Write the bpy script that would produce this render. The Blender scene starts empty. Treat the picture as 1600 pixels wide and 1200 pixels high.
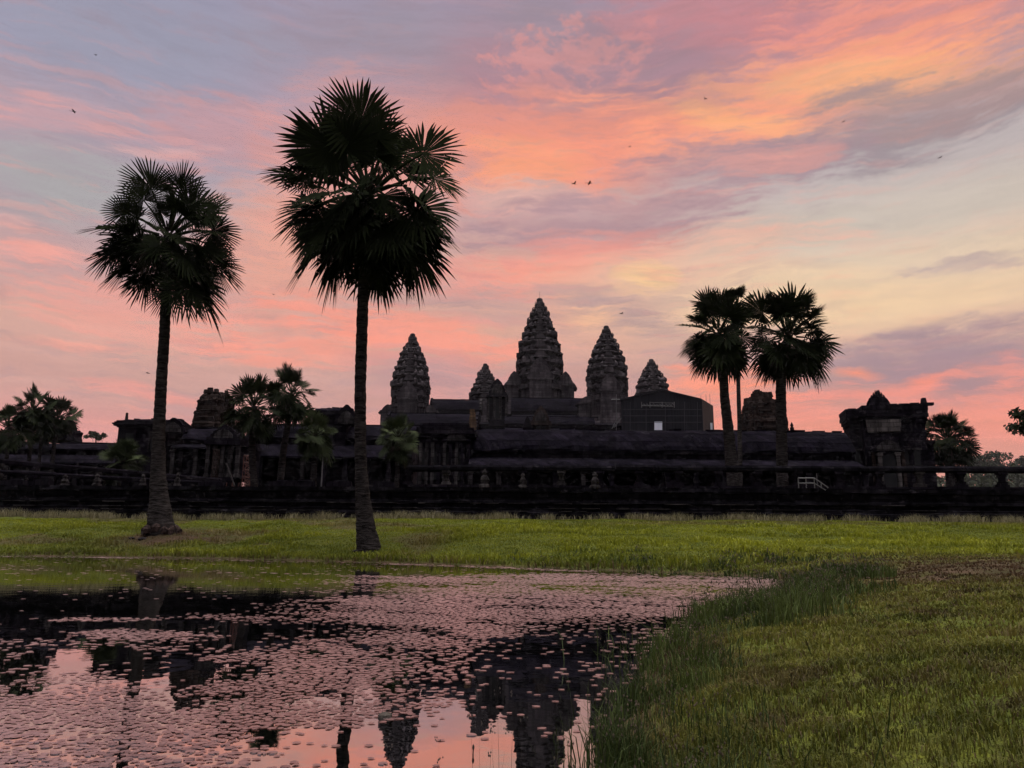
import bpy, math, random
import numpy as np
from mathutils import Matrix, Vector

# ------------------------------------------------------------------ camera, world, sun, exposure
scene = bpy.context.scene
COL = scene.collection
H = 1.0                       # camera height above the pond, metres
FPX = 1202.0                  # focal length in pixels of a 1600 px wide frame
PITCH, ROLL = math.radians(11.34), math.radians(0.5)
RM = (Matrix.Rotation(math.pi / 2 + PITCH, 3, 'X') @ Matrix.Rotation(ROLL, 3, 'Z'))
cam_d = bpy.data.cameras.new('camera')
cam = bpy.data.objects.new('camera', cam_d)
COL.objects.link(cam)
cam.matrix_world = Matrix.Translation((0, 0, H)) @ RM.to_4x4()
cam_d.sensor_width = 36.0
cam_d.lens = 36.0 * FPX / 1600.0
cam_d.clip_start = 0.05
cam_d.clip_end = 9000
scene.camera = cam
scene.view_settings.view_transform = 'Standard'
scene.view_settings.look = 'None'
scene.view_settings.exposure = 0.0
scene.view_settings.gamma = 1.0
scene.cycles.use_denoising = True
scene.cycles.use_adaptive_sampling = True
scene.cycles.adaptive_threshold = 0.02
scene.cycles.adaptive_min_samples = 12
scene.cycles.max_bounces = 6
scene.cycles.diffuse_bounces = 2
scene.cycles.glossy_bounces = 3
scene.cycles.transmission_bounces = 2
scene.cycles.volume_bounces = 0
scene.cycles.caustics_reflective = False
scene.cycles.caustics_refractive = False

def ray(px, py):
    return RM @ Vector(((px - 800) / FPX, -(py - 600) / FPX, -1.0))
def at(px, py, D):
    """world point seen at photo pixel (px, py) at forward distance D"""
    d = ray(px, py)
    return Vector((0, 0, H)) + d * (D / d.y)
def hx(px, D, py=740): return at(px, py, D).x
def hz(py, D, px=800): return at(px, py, D).z
def mpp(D): return D / FPX
def lin(c):
    return tuple(((v / 255.0) / 12.92 if v / 255.0 <= 0.04045 else ((v / 255.0 + 0.055) / 1.055) ** 2.4) for v in c)

SUN_ELEV, SUN_AZ = math.radians(1.5), math.radians(14.0)      # just under the cloud bank behind the temple
def build_world():
    w = bpy.data.worlds.new("World"); scene.world = w; w.use_nodes = True
    nt = w.node_tree; nt.nodes.clear()
    N = nt.nodes.new; L = nt.links.new
    def setin(s, v):
        if hasattr(v, 'is_linked') or isinstance(v, bpy.types.NodeSocket): L(v, s)
        else: s.default_value = v
    def math_(op, a, b=None, c=None, clamp=False):
        n = N('ShaderNodeMath'); n.operation = op; n.use_clamp = clamp
        setin(n.inputs[0], a)
        if b is not None: setin(n.inputs[1], b)
        if c is not None: setin(n.inputs[2], c)
        return n.outputs[0]
    def mrange(v, a, b, c=0.0, d=1.0):
        n = N('ShaderNodeMapRange'); n.interpolation_type = 'SMOOTHSTEP'
        setin(n.inputs[0], v)
        for k, q in zip((1, 2, 3, 4), (a, b, c, d)): n.inputs[k].default_value = q
        return n.outputs[0]
    def mix(f, a, b):
        n = N('ShaderNodeMix'); n.data_type = 'RGBA'
        setin(n.inputs[0], f)
        setin(n.inputs[6], a if isinstance(a, bpy.types.NodeSocket) else (*a, 1))
        setin(n.inputs[7], b if isinstance(b, bpy.types.NodeSocket) else (*b, 1))
        return n.outputs[2]
    def noise(vec, scale, detail=5, rough=0.55, out=0, dist=0.0):
        n = N('ShaderNodeTexNoise'); L(vec, n.inputs['Vector'])
        n.inputs['Scale'].default_value = scale; n.inputs['Detail'].default_value = detail
        n.inputs['Roughness'].default_value = rough; n.inputs['Distortion'].default_value = dist
        return n.outputs[out]
    tc = N('ShaderNodeTexCoord').outputs['Generated']
    sx = N('ShaderNodeSeparateXYZ'); L(tc, sx.inputs[0])
    x, y, z = sx.outputs
    el = math_('ARCSINE', z)
    az = math_('ARCTAN2', x, y)
    u = math_('MULTIPLY', az, math_('COSINE', el))
    cb = N('ShaderNodeCombineXYZ'); L(u, cb.inputs[0]); L(el, cb.inputs[1])
    P = cb.outputs[0]
    # domain warp
    def warp(vec, scale, amt, detail=3):
        c = noise(vec, scale, detail, 0.6, out=1)
        s = N('ShaderNodeVectorMath'); s.operation = 'SUBTRACT'; L(c, s.inputs[0]); s.inputs[1].default_value = (.5, .5, .5)
        m = N('ShaderNodeVectorMath'); m.operation = 'MULTIPLY'; L(s.outputs[0], m.inputs[0]); m.inputs[1].default_value = (amt, amt, 0)
        a = N('ShaderNodeVectorMath'); a.operation = 'ADD'; L(vec, a.inputs[0]); L(m.outputs[0], a.inputs[1])
        return a.outputs[0]
    W = warp(warp(P, 4.0, 0.055, 2), 60.0, 0.009, 4)
    def mapped(vec, rot, sx_, sy_, seed):
        m = N('ShaderNodeMapping'); m.vector_type = 'POINT'; L(vec, m.inputs[0])
        m.inputs['Rotation'].default_value = (0, 0, rot); m.inputs['Scale'].default_value = (sx_, sy_, 1)
        m.inputs['Location'].default_value = (seed, seed * .37, seed * 1.7)
        return m.outputs[0]
    def two(rot, sx_, sy_, seed):
        lo = noise(mapped(W, rot, sx_, sy_, seed), 1.0, 6, .66)
        hi = noise(mapped(W, rot, sx_ * 3.3, sy_ * 3.0, seed + 3), 1.0, 6, .66)
        return mrange(math_('MULTIPLY_ADD', lo, .5, math_('MULTIPLY', hi, .5)), .36, .64)
    n_str = two(math.radians(-15), 5.0, 24.0, 1.3)     # streaks rising to the right
    n_lft = two(math.radians(7), 4.0, 34.0, 4.1)       # streaks falling to the right
    n_flat = two(math.radians(-3), 4.0, 36.0, 9.2)     # level bars
    n_puff = mrange(noise(mapped(W, math.radians(-20), 34.0, 54.0, 2.2), 1.0, 6, .6), .30, .74)    # broken puffs
    n_soft = noise(mapped(P, math.radians(-12), 3.0, 7.0, 6.6), 1.0, 5, .6)
    n_soft = mrange(n_soft, .3, .7)
    KIND = {'s': n_str, 'l': n_lft, 'f': n_flat, 'p': n_puff, 'o': n_soft}
    def uv(px, py):
        d = ray(px, py).normalized()
        e = math.asin(d.z); a = math.atan2(d.x, d.y)
        return a * math.cos(e), e
    # clear-sky ground colour: two elevation ramps blended across the view
    def ramp(px, stops):
        es = sorted((uv(px, py)[1], lin(c)) for py, c in stops)
        n = N('ShaderNodeValToRGB'); cr = n.color_ramp; cr.interpolation = 'EASE'
        top = 0.85
        f = math_('DIVIDE', el, top, clamp=True); L(f, n.inputs[0])
        while len(cr.elements) < len(es): cr.elements.new(.5)
        for e, (p, c) in zip(cr.elements, es): e.position = max(0, min(1, p / top)); e.color = (*c, 1)
        return n.outputs[0]
    left = ramp(200, [(-20, (166, 163, 188)), (90, (170, 167, 190)), (200, (183, 166, 180)), (320, (186, 174, 182)), (420, (207, 168, 168)),
                      (520, (222, 172, 160)), (600, (216, 166, 158)), (680, (226, 156, 152)), (760, (212, 150, 150))])
    midr = ramp(800, [(-20, (172, 156, 176)), (110, (182, 150, 162)), (220, (228, 152, 140)), (330, (206, 168, 168)), (430, (226, 172, 155)),
                      (520, (226, 172, 155)), (600, (208, 160, 155)), (700, (226, 150, 140))])
    right = ramp(1450, [(-20, (200, 142, 150)), (120, (190, 160, 168)), (230, (198, 186, 186)), (330, (214, 200, 188)), (410, (232, 206, 180)),
                        (470, (240, 206, 172)), (520, (222, 182, 164)), (590, (196, 156, 155)), (660, (236, 148, 132)), (730, (226, 152, 140))])
    c = mix(mrange(u, -0.42, 0.0), left, midr)
    c = mix(mrange(u, 0.02, 0.40), c, right)
    # cloud streaks: ends, half width (px), colour, strength, noise family, raggedness
    S = [
     ((-60, 20), (420, 60), 70, (160, 160, 177), 0.55, 'o', .5),
     ((420, 70), (760, 20), 60, (166, 160, 175), 0.55, 'o', .5),
     ((-40, 180), (190, 190), 34, (212, 166, 172), 0.69, 'l', .9),
     ((230, 215), (480, 190), 44, (214, 160, 166), 0.64, 's', .9),
     ((-20, 290), (240, 300), 46, (180, 178, 179), 0.74, 'f', .8),
     ((150, 242), (330, 234), 7, (228, 176, 174), 0.64, 'f', .8),
     ((440, 330), (690, 210), 110, (240, 158, 142), 0.74, 's', .7),
     ((330, 470), (520, 330), 80, (246, 168, 144), 0.78, 's', .7),
     ((-30, 396), (140, 412), 12, (255, 168, 154), 0.74, 'l', .8),
     ((-30, 350), (60, 360), 8, (240, 178, 170), 0.55, 'l', .8),
     ((-20, 452), (430, 500), 30, (238, 160, 148), 0.69, 'l', 1.1),
     ((-20, 478), (500, 556), 14, (255, 162, 144), 0.74, 'l', .9),
     ((-20, 505), (300, 530), 20, (222, 172, 162), 0.55, 'l', .8),
     ((40, 528), (190, 546), 6, (250, 170, 152), 0.64, 'l', .5),
     ((120, 596), (360, 630), 10, (246, 156, 146), 0.64, 'l', .8),
     ((300, 520), (640, 560), 26, (252, 156, 136), 0.78, 'l', 1.0),
     ((440, 480), (820, 560), 34, (255, 150, 128), 0.78, 'l', 1.0),
     ((560, 570), (820, 600), 26, (204, 158, 162), 0.69, 'l', .8),
     ((600, 620), (760, 640), 30, (224, 158, 156), 0.64, 'f', .6),
     ((620, 440), (860, 480), 40, (198, 162, 164), 0.69, 'l', .8),
     # upper middle, mauve with pink puffs
     ((700, 10), (960, 20), 60, (168, 152, 165), 0.69, 'o', .8),
     ((850, 190), (1180, 60), 85, (178, 142, 156), 0.78, 's', .8),
     ((690, 130), (860, 150), 60, (186, 142, 156), 0.64, 's', .7),
     ((760, 120), (1010, 50), 40, (236, 154, 146), .50, 'p', 2.0),
     ((960, 12), (1400, 30), 30, (216, 140, 146), 0.64, 's', .9),
     # the bright band
     ((1180, 90), (1680, 0), 70, (252, 154, 128), 0.83, 's', .9),
     ((1120, 150), (1680, 70), 50, (255, 170, 124), 0.87, 's', .9),
     ((1230, 132), (1600, 86), 24, (255, 182, 128), .70, 's', 1.2),
     ((880, 180), (1290, 190), 44, (255, 160, 122), 0.87, 'f', .9),
     ((1000, 162), (1260, 192), 13, (255, 178, 120), .72, 'l', .9),
     ((690, 240), (1060, 240), 70, (255, 152, 122), 0.87, 's', .9),
     ((720, 250), (900, 262), 30, (255, 164, 120), .70, 's', 1.1),
     ((760, 290), (860, 315), 26, (255, 164, 126), 0.64, 's', 1.1),
     # grey-mauve under-band
     ((1180, 230), (1700, 95), 46, (164, 150, 157), 0.83, 's', .9),
     ((980, 275), (1330, 218), 40, (182, 152, 162), 0.78, 's', 1.0),
     ((1120, 262), (1300, 232), 16, (240, 162, 148), 0.55, 's', 1.2),
     ((740, 300), (960, 330), 26, (214, 190, 190), 0.64, 's', 1.1),
     ((740, 370), (1120, 330), 40, (186, 150, 160), 0.78, 's', .9),
     ((900, 320), (1180, 300), 18, (196, 160, 164), 0.55, 's', 1.2),
     ((690, 440), (1050, 384), 36, (255, 154, 134), 0.78, 's', .9),
     ((1020, 372), (1340, 356), 18, (244, 182, 160), 0.64, 'f', .9),
     ((860, 436), (1240, 396), 30, (238, 194, 168), 0.74, 's', .7),
     ((960, 436), (1050, 430), 22, (255, 208, 150), 0.74, 's', 1.0),
     ((1060, 470), (1500, 470), 40, (244, 208, 168), 0.64, 'f', .5),
     ((860, 452), (1020, 500), 22, (188, 160, 162), 0.69, 'l', 1.1),
     ((960, 500), (1080, 524), 18, (190, 160, 160), 0.64, 'l', 1.1),
     ((880, 500), (980, 500), 16, (255, 196, 150), 0.55, 'f', 1.0),
     ((1030, 560), (1280, 560), 30, (196, 158, 158), 0.64, 'f', .8),
     # lower right
     ((1400, 418), (1680, 400), 11, (192, 168, 170), 0.64, 's', 1.0),
     ((1380, 520), (1530, 488), 9, (190, 160, 162), 0.64, 's', 1.0),
     ((1320, 560), (1700, 524), 30, (172, 146, 158), 0.83, 's', .8),
     ((1300, 600), (1700, 590), 30, (178, 146, 156), 0.78, 'f', .9),
     ((1295, 582), (1372, 586), 7, (255, 148, 118), 0.83, 'f', .4),
     ((1380, 610), (1500, 588), 11, (255, 142, 118), 0.83, 's', .7),
     ((1480, 590), (1640, 560), 16, (246, 150, 134), 0.64, 's', 1.2),
     ((1240, 622), (1480, 616), 16, (248, 146, 130), 0.74, 'f', 1.0),
     ((1480, 640), (1700, 610), 34, (252, 150, 132), 0.74, 's', .9),
     ((1030, 598), (1240, 606), 22, (255, 144, 112), 0.87, 'f', .8),
     ((1040, 640), (1320, 650), 24, (246, 144, 128), 0.64, 'f', .8),
    ]
    for (a, b, hw, colr, alpha, kind, rag) in S:
        (u0, v0), (u1, v1) = uv(*a), uv(*b)
        m = N('ShaderNodeMapping'); m.vector_type = 'TEXTURE'; L(W, m.inputs[0])
        m.inputs['Location'].default_value = ((u0 + u1) / 2, (v0 + v1) / 2, 0)
        m.inputs['Rotation'].default_value = (0, 0, math.atan2(v1 - v0, u1 - u0))
        m.inputs['Scale'].default_value = (max(.02, .68 * math.hypot(u1 - u0, v1 - v0)), 1.55 * hw / FPX, 1)
        g = N('ShaderNodeTexGradient'); g.gradient_type = 'SPHERICAL'; L(m.outputs[0], g.inputs[0])
        f = math_('MULTIPLY_ADD', KIND[kind], 1.05 * rag, math_('SUBTRACT', g.outputs['Fac'], .5 * rag))
        f = mrange(f, -.16, .95, 0, alpha)
        f = math_('MULTIPLY', f, mrange(g.outputs['Fac'], 0, .15))
        c = mix(f, c, lin(colr))
    # loose wisps over the whole cloud sheet, thinning out towards the clear right
    thin = mrange(u, .62, .18, .25, 1.0)
    c = mix(math_('MULTIPLY', mrange(n_str, .5, 1.0, 0, .26), thin), c, lin((172, 148, 158)))
    c = mix(math_('MULTIPLY', mrange(n_lft, .55, 1.0, 0, .26), math_('MULTIPLY', thin, mrange(el, .62, .40, .25, 1.0))), c, lin((252, 164, 146)))
    mod = math_('MULTIPLY_ADD', n_flat, .08, .95)
    vm = N('ShaderNodeVectorMath'); vm.operation = 'SCALE'; L(c, vm.inputs[0]); L(mod, vm.inputs['Scale'])
    c = vm.outputs[0]
    hs_ = N('ShaderNodeHueSaturation'); hs_.inputs['Saturation'].default_value = .91; hs_.inputs['Hue'].default_value = .5025; L(c, hs_.inputs['Color']); gm = N('ShaderNodeGamma'); gm.inputs[1].default_value = 1.13; L(hs_.outputs[0], gm.inputs[0]); c = gm.outputs[0]
    # overhead glow added to light the lawn, and the western sky behind the camera
    c = mix(mrange(el, .72, 1.15), c, (1.25, 1.10, 1.10))
    c = mix(mrange(y, .30, -.25), c, (.30, .27, .34))
    c = mix(mrange(el, .92, 1.35), c, ZENITH_FILL)
    sky = N('ShaderNodeTexSky'); sky.sky_type = 'NISHITA'; sky.sun_disc = False
    sky.sun_elevation = SUN_ELEV; sky.sun_rotation = SUN_AZ
    b1 = N('ShaderNodeBackground'); L(c, b1.inputs[0]); b1.inputs[1].default_value = 0.97
    b2 = N('ShaderNodeBackground'); L(sky.outputs[0], b2.inputs[0]); b2.inputs[1].default_value = 0.004
    ad = N('ShaderNodeAddShader'); L(b1.outputs[0], ad.inputs[0]); L(b2.outputs[0], ad.inputs[1])
    o = N('ShaderNodeOutputWorld'); L(ad.outputs[0], o.inputs[0])
    w.cycles.sampling_method = 'MANUAL'; w.cycles.sample_map_resolution = 512
ZENITH_FILL = (8.6, 8.2, 8.3)
build_world()

sun_d = bpy.data.lights.new('sun', 'SUN'); sun = bpy.data.objects.new('sun', sun_d); COL.objects.link(sun)
sun_d.energy = 0.05; sun_d.angle = math.radians(12); sun_d.color = (1.0, .62, .45)
_sd = Vector((math.sin(SUN_AZ) * math.cos(SUN_ELEV), math.cos(SUN_AZ) * math.cos(SUN_ELEV), math.sin(SUN_ELEV)))
sun.rotation_euler = _sd.to_track_quat('Z', 'Y').to_euler()

# ------------------------------------------------------------------ helpers
rng = np.random.default_rng(11)
random.seed(5)

def tag(o, label=None, cat=None, group=None, kind=None):
    if label: o['label'] = label
    if cat: o['category'] = cat
    if group: o['group'] = group
    if kind: o['kind'] = kind
    return o
def empty(name, loc, label, cat, group=None):
    o = bpy.data.objects.new(name, None); COL.objects.link(o)
    o.location = loc; o.empty_display_size = .3
    return tag(o, label, cat, group)
def wloc(o):
    v = Vector(o.location)
    while o.parent: o = o.parent; v += Vector(o.location)
    return v
def mesh_object(name, V, F, mat, parent=None, loc=None, smooth=False, attrs=None):
    """V: world coordinates (n,3); F: list of index tuples or (n,k) array"""
    V = np.asarray(V, dtype=np.float32).reshape(-1, 3)
    o_ = wloc(parent) if parent else Vector(loc if loc is not None else (0, 0, 0))
    V = V - np.array(o_, dtype=np.float32)
    me = bpy.data.meshes.new(name)
    if isinstance(F, np.ndarray): groups = [F]
    elif len(F) and isinstance(F[0], np.ndarray): groups = F
    else: groups = None
    if groups is not None: groups = [g for g in groups if len(g)]
    if groups is None:
        me.from_pydata(V.tolist(), [], F)
    else:
        nl = sum(g.size for g in groups); nf = sum(len(g) for g in groups)
        me.vertices.add(len(V)); me.vertices.foreach_set('co', V.ravel())
        me.loops.add(nl); me.loops.foreach_set('vertex_index', np.concatenate([g.ravel() for g in groups]).astype(np.int32))
        me.polygons.add(nf)
        tot = np.concatenate([np.full(len(g), g.shape[1], np.int32) for g in groups])
        st = np.concatenate([[0], np.cumsum(tot)[:-1]]).astype(np.int32)
        me.polygons.foreach_set('loop_start', st); me.polygons.foreach_set('loop_total', tot)
        me.update(calc_edges=True)
    if attrs:
        for k, v in attrs.items():
            a = me.attributes.new(k, 'FLOAT', 'POINT'); a.data.foreach_set('value', np.asarray(v, np.float32))
    if smooth: me.polygons.foreach_set('use_smooth', np.ones(len(me.polygons), bool))
    me.materials.append(mat)
    o = bpy.data.objects.new(name, me); COL.objects.link(o)
    if parent: o.parent = parent
    else: o.location = o_
    return o

class MB:
    """collects shapes into ONE mesh"""
    def __init__(s): s.v = []; s.f = []
    def add(s, vs, fs):
        n = len(s.v); s.v += [tuple(v) for v in vs]; s.f += [tuple(i + n for i in f) for f in fs]; return s
    def box(s, c, d, rz=0.0, tilt=0.0, taper=1.0):
        hx_, hy_, hz_ = d[0] / 2, d[1] / 2, d[2] / 2
        M = Matrix.Translation(c) @ Matrix.Rotation(rz, 4, 'Z') @ Matrix.Rotation(tilt, 4, 'Y')
        vs = []
        for z, k in ((-hz_, 1), (hz_, taper)):
            for x, y in ((-hx_, -hy_), (hx_, -hy_), (hx_, hy_), (-hx_, hy_)): vs.append(M @ Vector((x * k, y * k, z)))
        return s.add(vs, [(3, 2, 1, 0), (4, 5, 6, 7), (0, 1, 5, 4), (1, 2, 6, 5), (2, 3, 7, 6), (3, 0, 4, 7)])
    def loft(s, rings, cap=True):
        n = len(rings[0]); vs = [p for r in rings for p in r]; fs = []
        for k in range(len(rings) - 1):
            for i in range(n):
                j = (i + 1) % n
                fs.append((k * n + i, k * n + j, (k + 1) * n + j, (k + 1) * n + i))
        if cap: fs.append(tuple(range(n - 1, -1, -1))); fs.append(tuple((len(rings) - 1) * n + i for i in range(n)))
        return s.add(vs, fs)
    def tube(s, pts, rad, n=6):
        pts = [Vector(p) for p in pts]; rings = []
        if not hasattr(rad, '__len__'): rad = [rad] * len(pts)
        for i, p in enumerate(pts):
            t = (pts[min(i + 1, len(pts) - 1)] - pts[max(i - 1, 0)]).normalized()
            a = t.orthogonal().normalized() if abs(t.z) > .9 else t.cross(Vector((0, 0, 1))).normalized()
            if abs(t.z) > .9: a = (Vector((1, 0, 0)) - t * t.x).normalized()
            b = t.cross(a)
            rings.append([p + (a * math.cos(q) + b * math.sin(q)) * rad[i] for q in [2 * math.pi * k / n for k in range(n)]])
        return s.loft(rings)
    def lathe(s, c, prof, n=12, jit=0.0):
        rings = []
        for r, z in prof:
            rings.append([(c[0] + r * math.cos(2 * math.pi * k / n) * (1 + random.uniform(-jit, jit)), c[1] + r * math.sin(2 * math.pi * k / n) * (1 + random.uniform(-jit, jit)), z) for k in range(n)])
        return s.loft(rings)
    def prism(s, outline, y0, y1):
        """outline of (x, z) points, counter-clockwise seen from the front, between y0 (front) and y1"""
        n = len(outline)
        vs = [(x, y0, z) for x, z in outline] + [(x, y1, z) for x, z in outline]
        fs = [tuple(range(n)), tuple(range(2 * n - 1, n - 1, -1))]
        for i in range(n):
            j = (i + 1) % n; fs.append((j, i, i + n, j + n))
        return s.add(vs, fs)
    def extrude_x(s, prof, x0, x1, nx=1, jit=0.0):
        """closed profile of (y, z) points swept along x, with per-station unevenness"""
        rings = []
        for k in range(nx + 1):
            x = x0 + (x1 - x0) * k / nx
            rings.append([(x, y + random.uniform(-jit, jit), z + random.uniform(-jit, jit)) for y, z in prof])
        return s.loft(rings)
    def build(s, name, mat, parent=None, loc=None, smooth=False):
        return mesh_object(name, s.v, s.f, mat, parent, loc, smooth)

# value noise
def vnoise(x, y, seed=0):
    x = np.asarray(x, float); y = np.asarray(y, float)
    xi = np.floor(x).astype(np.int64); yi = np.floor(y).astype(np.int64)
    fx = x - xi; fy = y - yi
    fx = fx * fx * (3 - 2 * fx); fy = fy * fy * (3 - 2 * fy)
    def h(a, b):
        n = (a * 374761393 + b * 668265263 + seed * 974634777) & 0x7fffffff
        n = ((n ^ (n >> 13)) * 1274126177) & 0x7fffffff
        return ((n ^ (n >> 16)) & 0xffff) / 65535.0
    return (h(xi, yi) * (1 - fx) + h(xi + 1, yi) * fx) * (1 - fy) + (h(xi, yi + 1) * (1 - fx) + h(xi + 1, yi + 1) * fx) * fy
def fbm(x, y, seed=0, o=4):
    s = 0; a = .5; t = 0
    for k in range(o): s = s + a * vnoise(x * 2 ** k, y * 2 ** k, seed + k); t += a; a *= .5
    return s / t

# ------------------------------------------------------------------ materials
def new_mat(name):
    m = bpy.data.materials.new(name); m.use_nodes = True
    nt = m.node_tree; b = nt.nodes['Principled BSDF']
    return m, nt, b
def nnode(nt, typ, **kw):
    n = nt.nodes.new(typ)
    for k, v in kw.items(): setattr(n, k, v)
    return n
def noise_fac(nt, scale, detail=5, rough=.6, stretch=(1, 1, 1), coord='Object', lo=.35, hi=.65):
    tc = nnode(nt, 'ShaderNodeTexCoord'); mp = nnode(nt, 'ShaderNodeMapping'); nt.links.new(tc.outputs[coord], mp.inputs[0])
    mp.inputs['Scale'].default_value = stretch
    n = nnode(nt, 'ShaderNodeTexNoise'); nt.links.new(mp.outputs[0], n.inputs['Vector'])
    n.inputs['Scale'].default_value = scale; n.inputs['Detail'].default_value = detail; n.inputs['Roughness'].default_value = rough
    r = nnode(nt, 'ShaderNodeMapRange'); nt.links.new(n.outputs[0], r.inputs[0]); r.inputs[1].default_value = lo; r.inputs[2].default_value = hi
    return r.outputs[0]
def mixc(nt, f, a, b):
    n = nnode(nt, 'ShaderNodeMix', data_type='RGBA')
    if isinstance(f, (int, float)): n.inputs[0].default_value = f
    else: nt.links.new(f, n.inputs[0])
    for i, q in ((6, a), (7, b)):
        if isinstance(q, bpy.types.NodeSocket): nt.links.new(q, n.inputs[i])
        else: n.inputs[i].default_value = (*q, 1)
    return n.outputs[2]
def stone(name, dark, light, block=(1.2, .42), scale=.8, bump=.5, pale=None):
    """weathered sandstone: mottled, streaked down the face, coursed blocks"""
    m, nt, b = new_mat(name); L = nt.links.new
    f1 = noise_fac(nt, scale, 6, .65); f2 = noise_fac(nt, scale * 2.2, 4, .6, (1, 1, .16))
    c = mixc(nt, f1, dark, light)
    c = mixc(nt, f2, c, tuple(v * .62 for v in dark))
    if pale:
        f3 = noise_fac(nt, scale * 1.1, 5, .7, (1, 1, 1.6), lo=.60, hi=.70); c = mixc(nt, f3, c, pale)
    tc = nnode(nt, 'ShaderNodeTexCoord'); s = nnode(nt, 'ShaderNodeSeparateXYZ'); L(tc.outputs['Object'], s.inputs[0])
    ad = nnode(nt, 'ShaderNodeMath', operation='ADD'); L(s.outputs[0], ad.inputs[0]); L(s.outputs[1], ad.inputs[1])
    cb = nnode(nt, 'ShaderNodeCombineXYZ'); L(ad.outputs[0], cb.inputs[0]); L(s.outputs[2], cb.inputs[1])
    br = nnode(nt, 'ShaderNodeTexBrick'); L(cb.outputs[0], br.inputs['Vector'])
    br.inputs['Scale'].default_value = 1; br.inputs['Brick Width'].default_value = block[0]; br.inputs['Row Height'].default_value = block[1]
    br.inputs['Mortar Size'].default_value = .03; br.inputs['Mortar Smooth'].default_value = .3
    br.inputs['Color1'].default_value = (1, 1, 1, 1); br.inputs['Color2'].default_value = (.42, .42, .42, 1); br.inputs['Mortar'].default_value = (.12, .12, .12, 1)
    mu = nnode(nt, 'ShaderNodeMix', data_type='RGBA', blend_type='MULTIPLY'); mu.inputs[0].default_value = .85
    L(c, mu.inputs[6]); L(br.outputs[0], mu.inputs[7]); L(mu.outputs[2], b.inputs['Base Color'])
    b.inputs['Roughness'].default_value = .95; b.inputs['Specular IOR Level'].default_value = .02
    bp = nnode(nt, 'ShaderNodeBump'); bp.inputs['Strength'].default_value = bump; bp.inputs['Distance'].default_value = .12
    hs = nnode(nt, 'ShaderNodeMath', operation='MULTIPLY_ADD'); L(f1, hs.inputs[0]); hs.inputs[1].default_value = .6; L(br.outputs['Color'], hs.inputs[2])
    L(hs.outputs[0], bp.inputs['Height']); L(bp.outputs[0], b.inputs['Normal'])
    return m
def plain(name, a, b_, scale=3, rough=.8, stretch=(1, 1, 1), spec=.3, bump=0):
    m, nt, b = new_mat(name)
    f = noise_fac(nt, scale, 5, .6, stretch)
    nt.links.new(mixc(nt, f, a, b_), b.inputs['Base Color'])
    b.inputs['Roughness'].default_value = rough; b.inputs['Specular IOR Level'].default_value = spec
    if bump:
        bp = nnode(nt, 'ShaderNodeBump'); bp.inputs['Strength'].default_value = bump; bp.inputs['Distance'].default_value = .05
        nt.links.new(f, bp.inputs['Height']); nt.links.new(bp.outputs[0], b.inputs['Normal'])
    return m
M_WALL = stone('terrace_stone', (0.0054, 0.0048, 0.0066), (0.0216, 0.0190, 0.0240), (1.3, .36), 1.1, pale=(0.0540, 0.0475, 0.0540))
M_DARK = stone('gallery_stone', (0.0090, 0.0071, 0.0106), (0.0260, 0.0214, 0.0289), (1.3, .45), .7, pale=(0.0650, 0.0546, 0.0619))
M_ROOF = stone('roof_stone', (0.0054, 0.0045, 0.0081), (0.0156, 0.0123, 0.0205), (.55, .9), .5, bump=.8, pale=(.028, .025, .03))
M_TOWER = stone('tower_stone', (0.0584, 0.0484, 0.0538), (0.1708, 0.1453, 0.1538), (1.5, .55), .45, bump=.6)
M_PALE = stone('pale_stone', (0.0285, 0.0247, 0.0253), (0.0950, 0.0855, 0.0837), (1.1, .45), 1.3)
M_LIGHTER = stone('lighter_sandstone', (.085, .074, .07), (.17, .15, .14), (1.1, .45), 1.0)  # lighter stone for the gatehouse lintel panel and door jambs
M_WARM = stone('warm_lit_stone', (0.1320, 0.0780, 0.0420), (0.2400, 0.1560, 0.0900), (1.1, .45), 1.0)
M_RUIN = stone('laterite_stone', (0.0300, 0.0210, 0.0180), (0.0750, 0.0525, 0.0450), (.9, .45), .8, bump=.8)
M_VOID = plain('shadowed_opening', (.003, .003, .003), (.005, .005, .006), 3)
M_NET = plain('dark_netting', (.006, .006, .009), (.013, .013, .018), 1.2, .7, (3, 3, .12), .1, .9)
M_WHITE = plain('white_board', (.75, .78, .85), (.80, .82, .88), 2, .6)
M_METAL = plain('pale_painted_metal', (.075, .073, .074), (.12, .117, .118), 6, .5)
M_RAIL = plain('white_scaffold_paint', (.34, .33, .34), (.46, .45, .46), 6, .5)
M_SEAM = plain('netting_seam', (.010, .010, .014), (.018, .018, .023), 6, .7)
M_RED = plain('rusty_red_metal', (.05, .016, .011), (.10, .03, .02), 6, .7)
M_BARK = plain('palm_bark', (.009, .008, .0075), (.060, .052, .048), 2.6, .95, (1, 1, 5), .02, 1.0)
M_BARKT = plain('tree_bark', (.03, .025, .02), (.07, .06, .05), 6, .95, (1, 1, .3), .1, .5)
M_SOIL = plain('bare_earth', (.09, .055, .04), (.17, .11, .085), 4, .95, bump=.5)
M_BIRD = plain('bird_plumage', (.03, .025, .025), (.07, .05, .045), 8)

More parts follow.
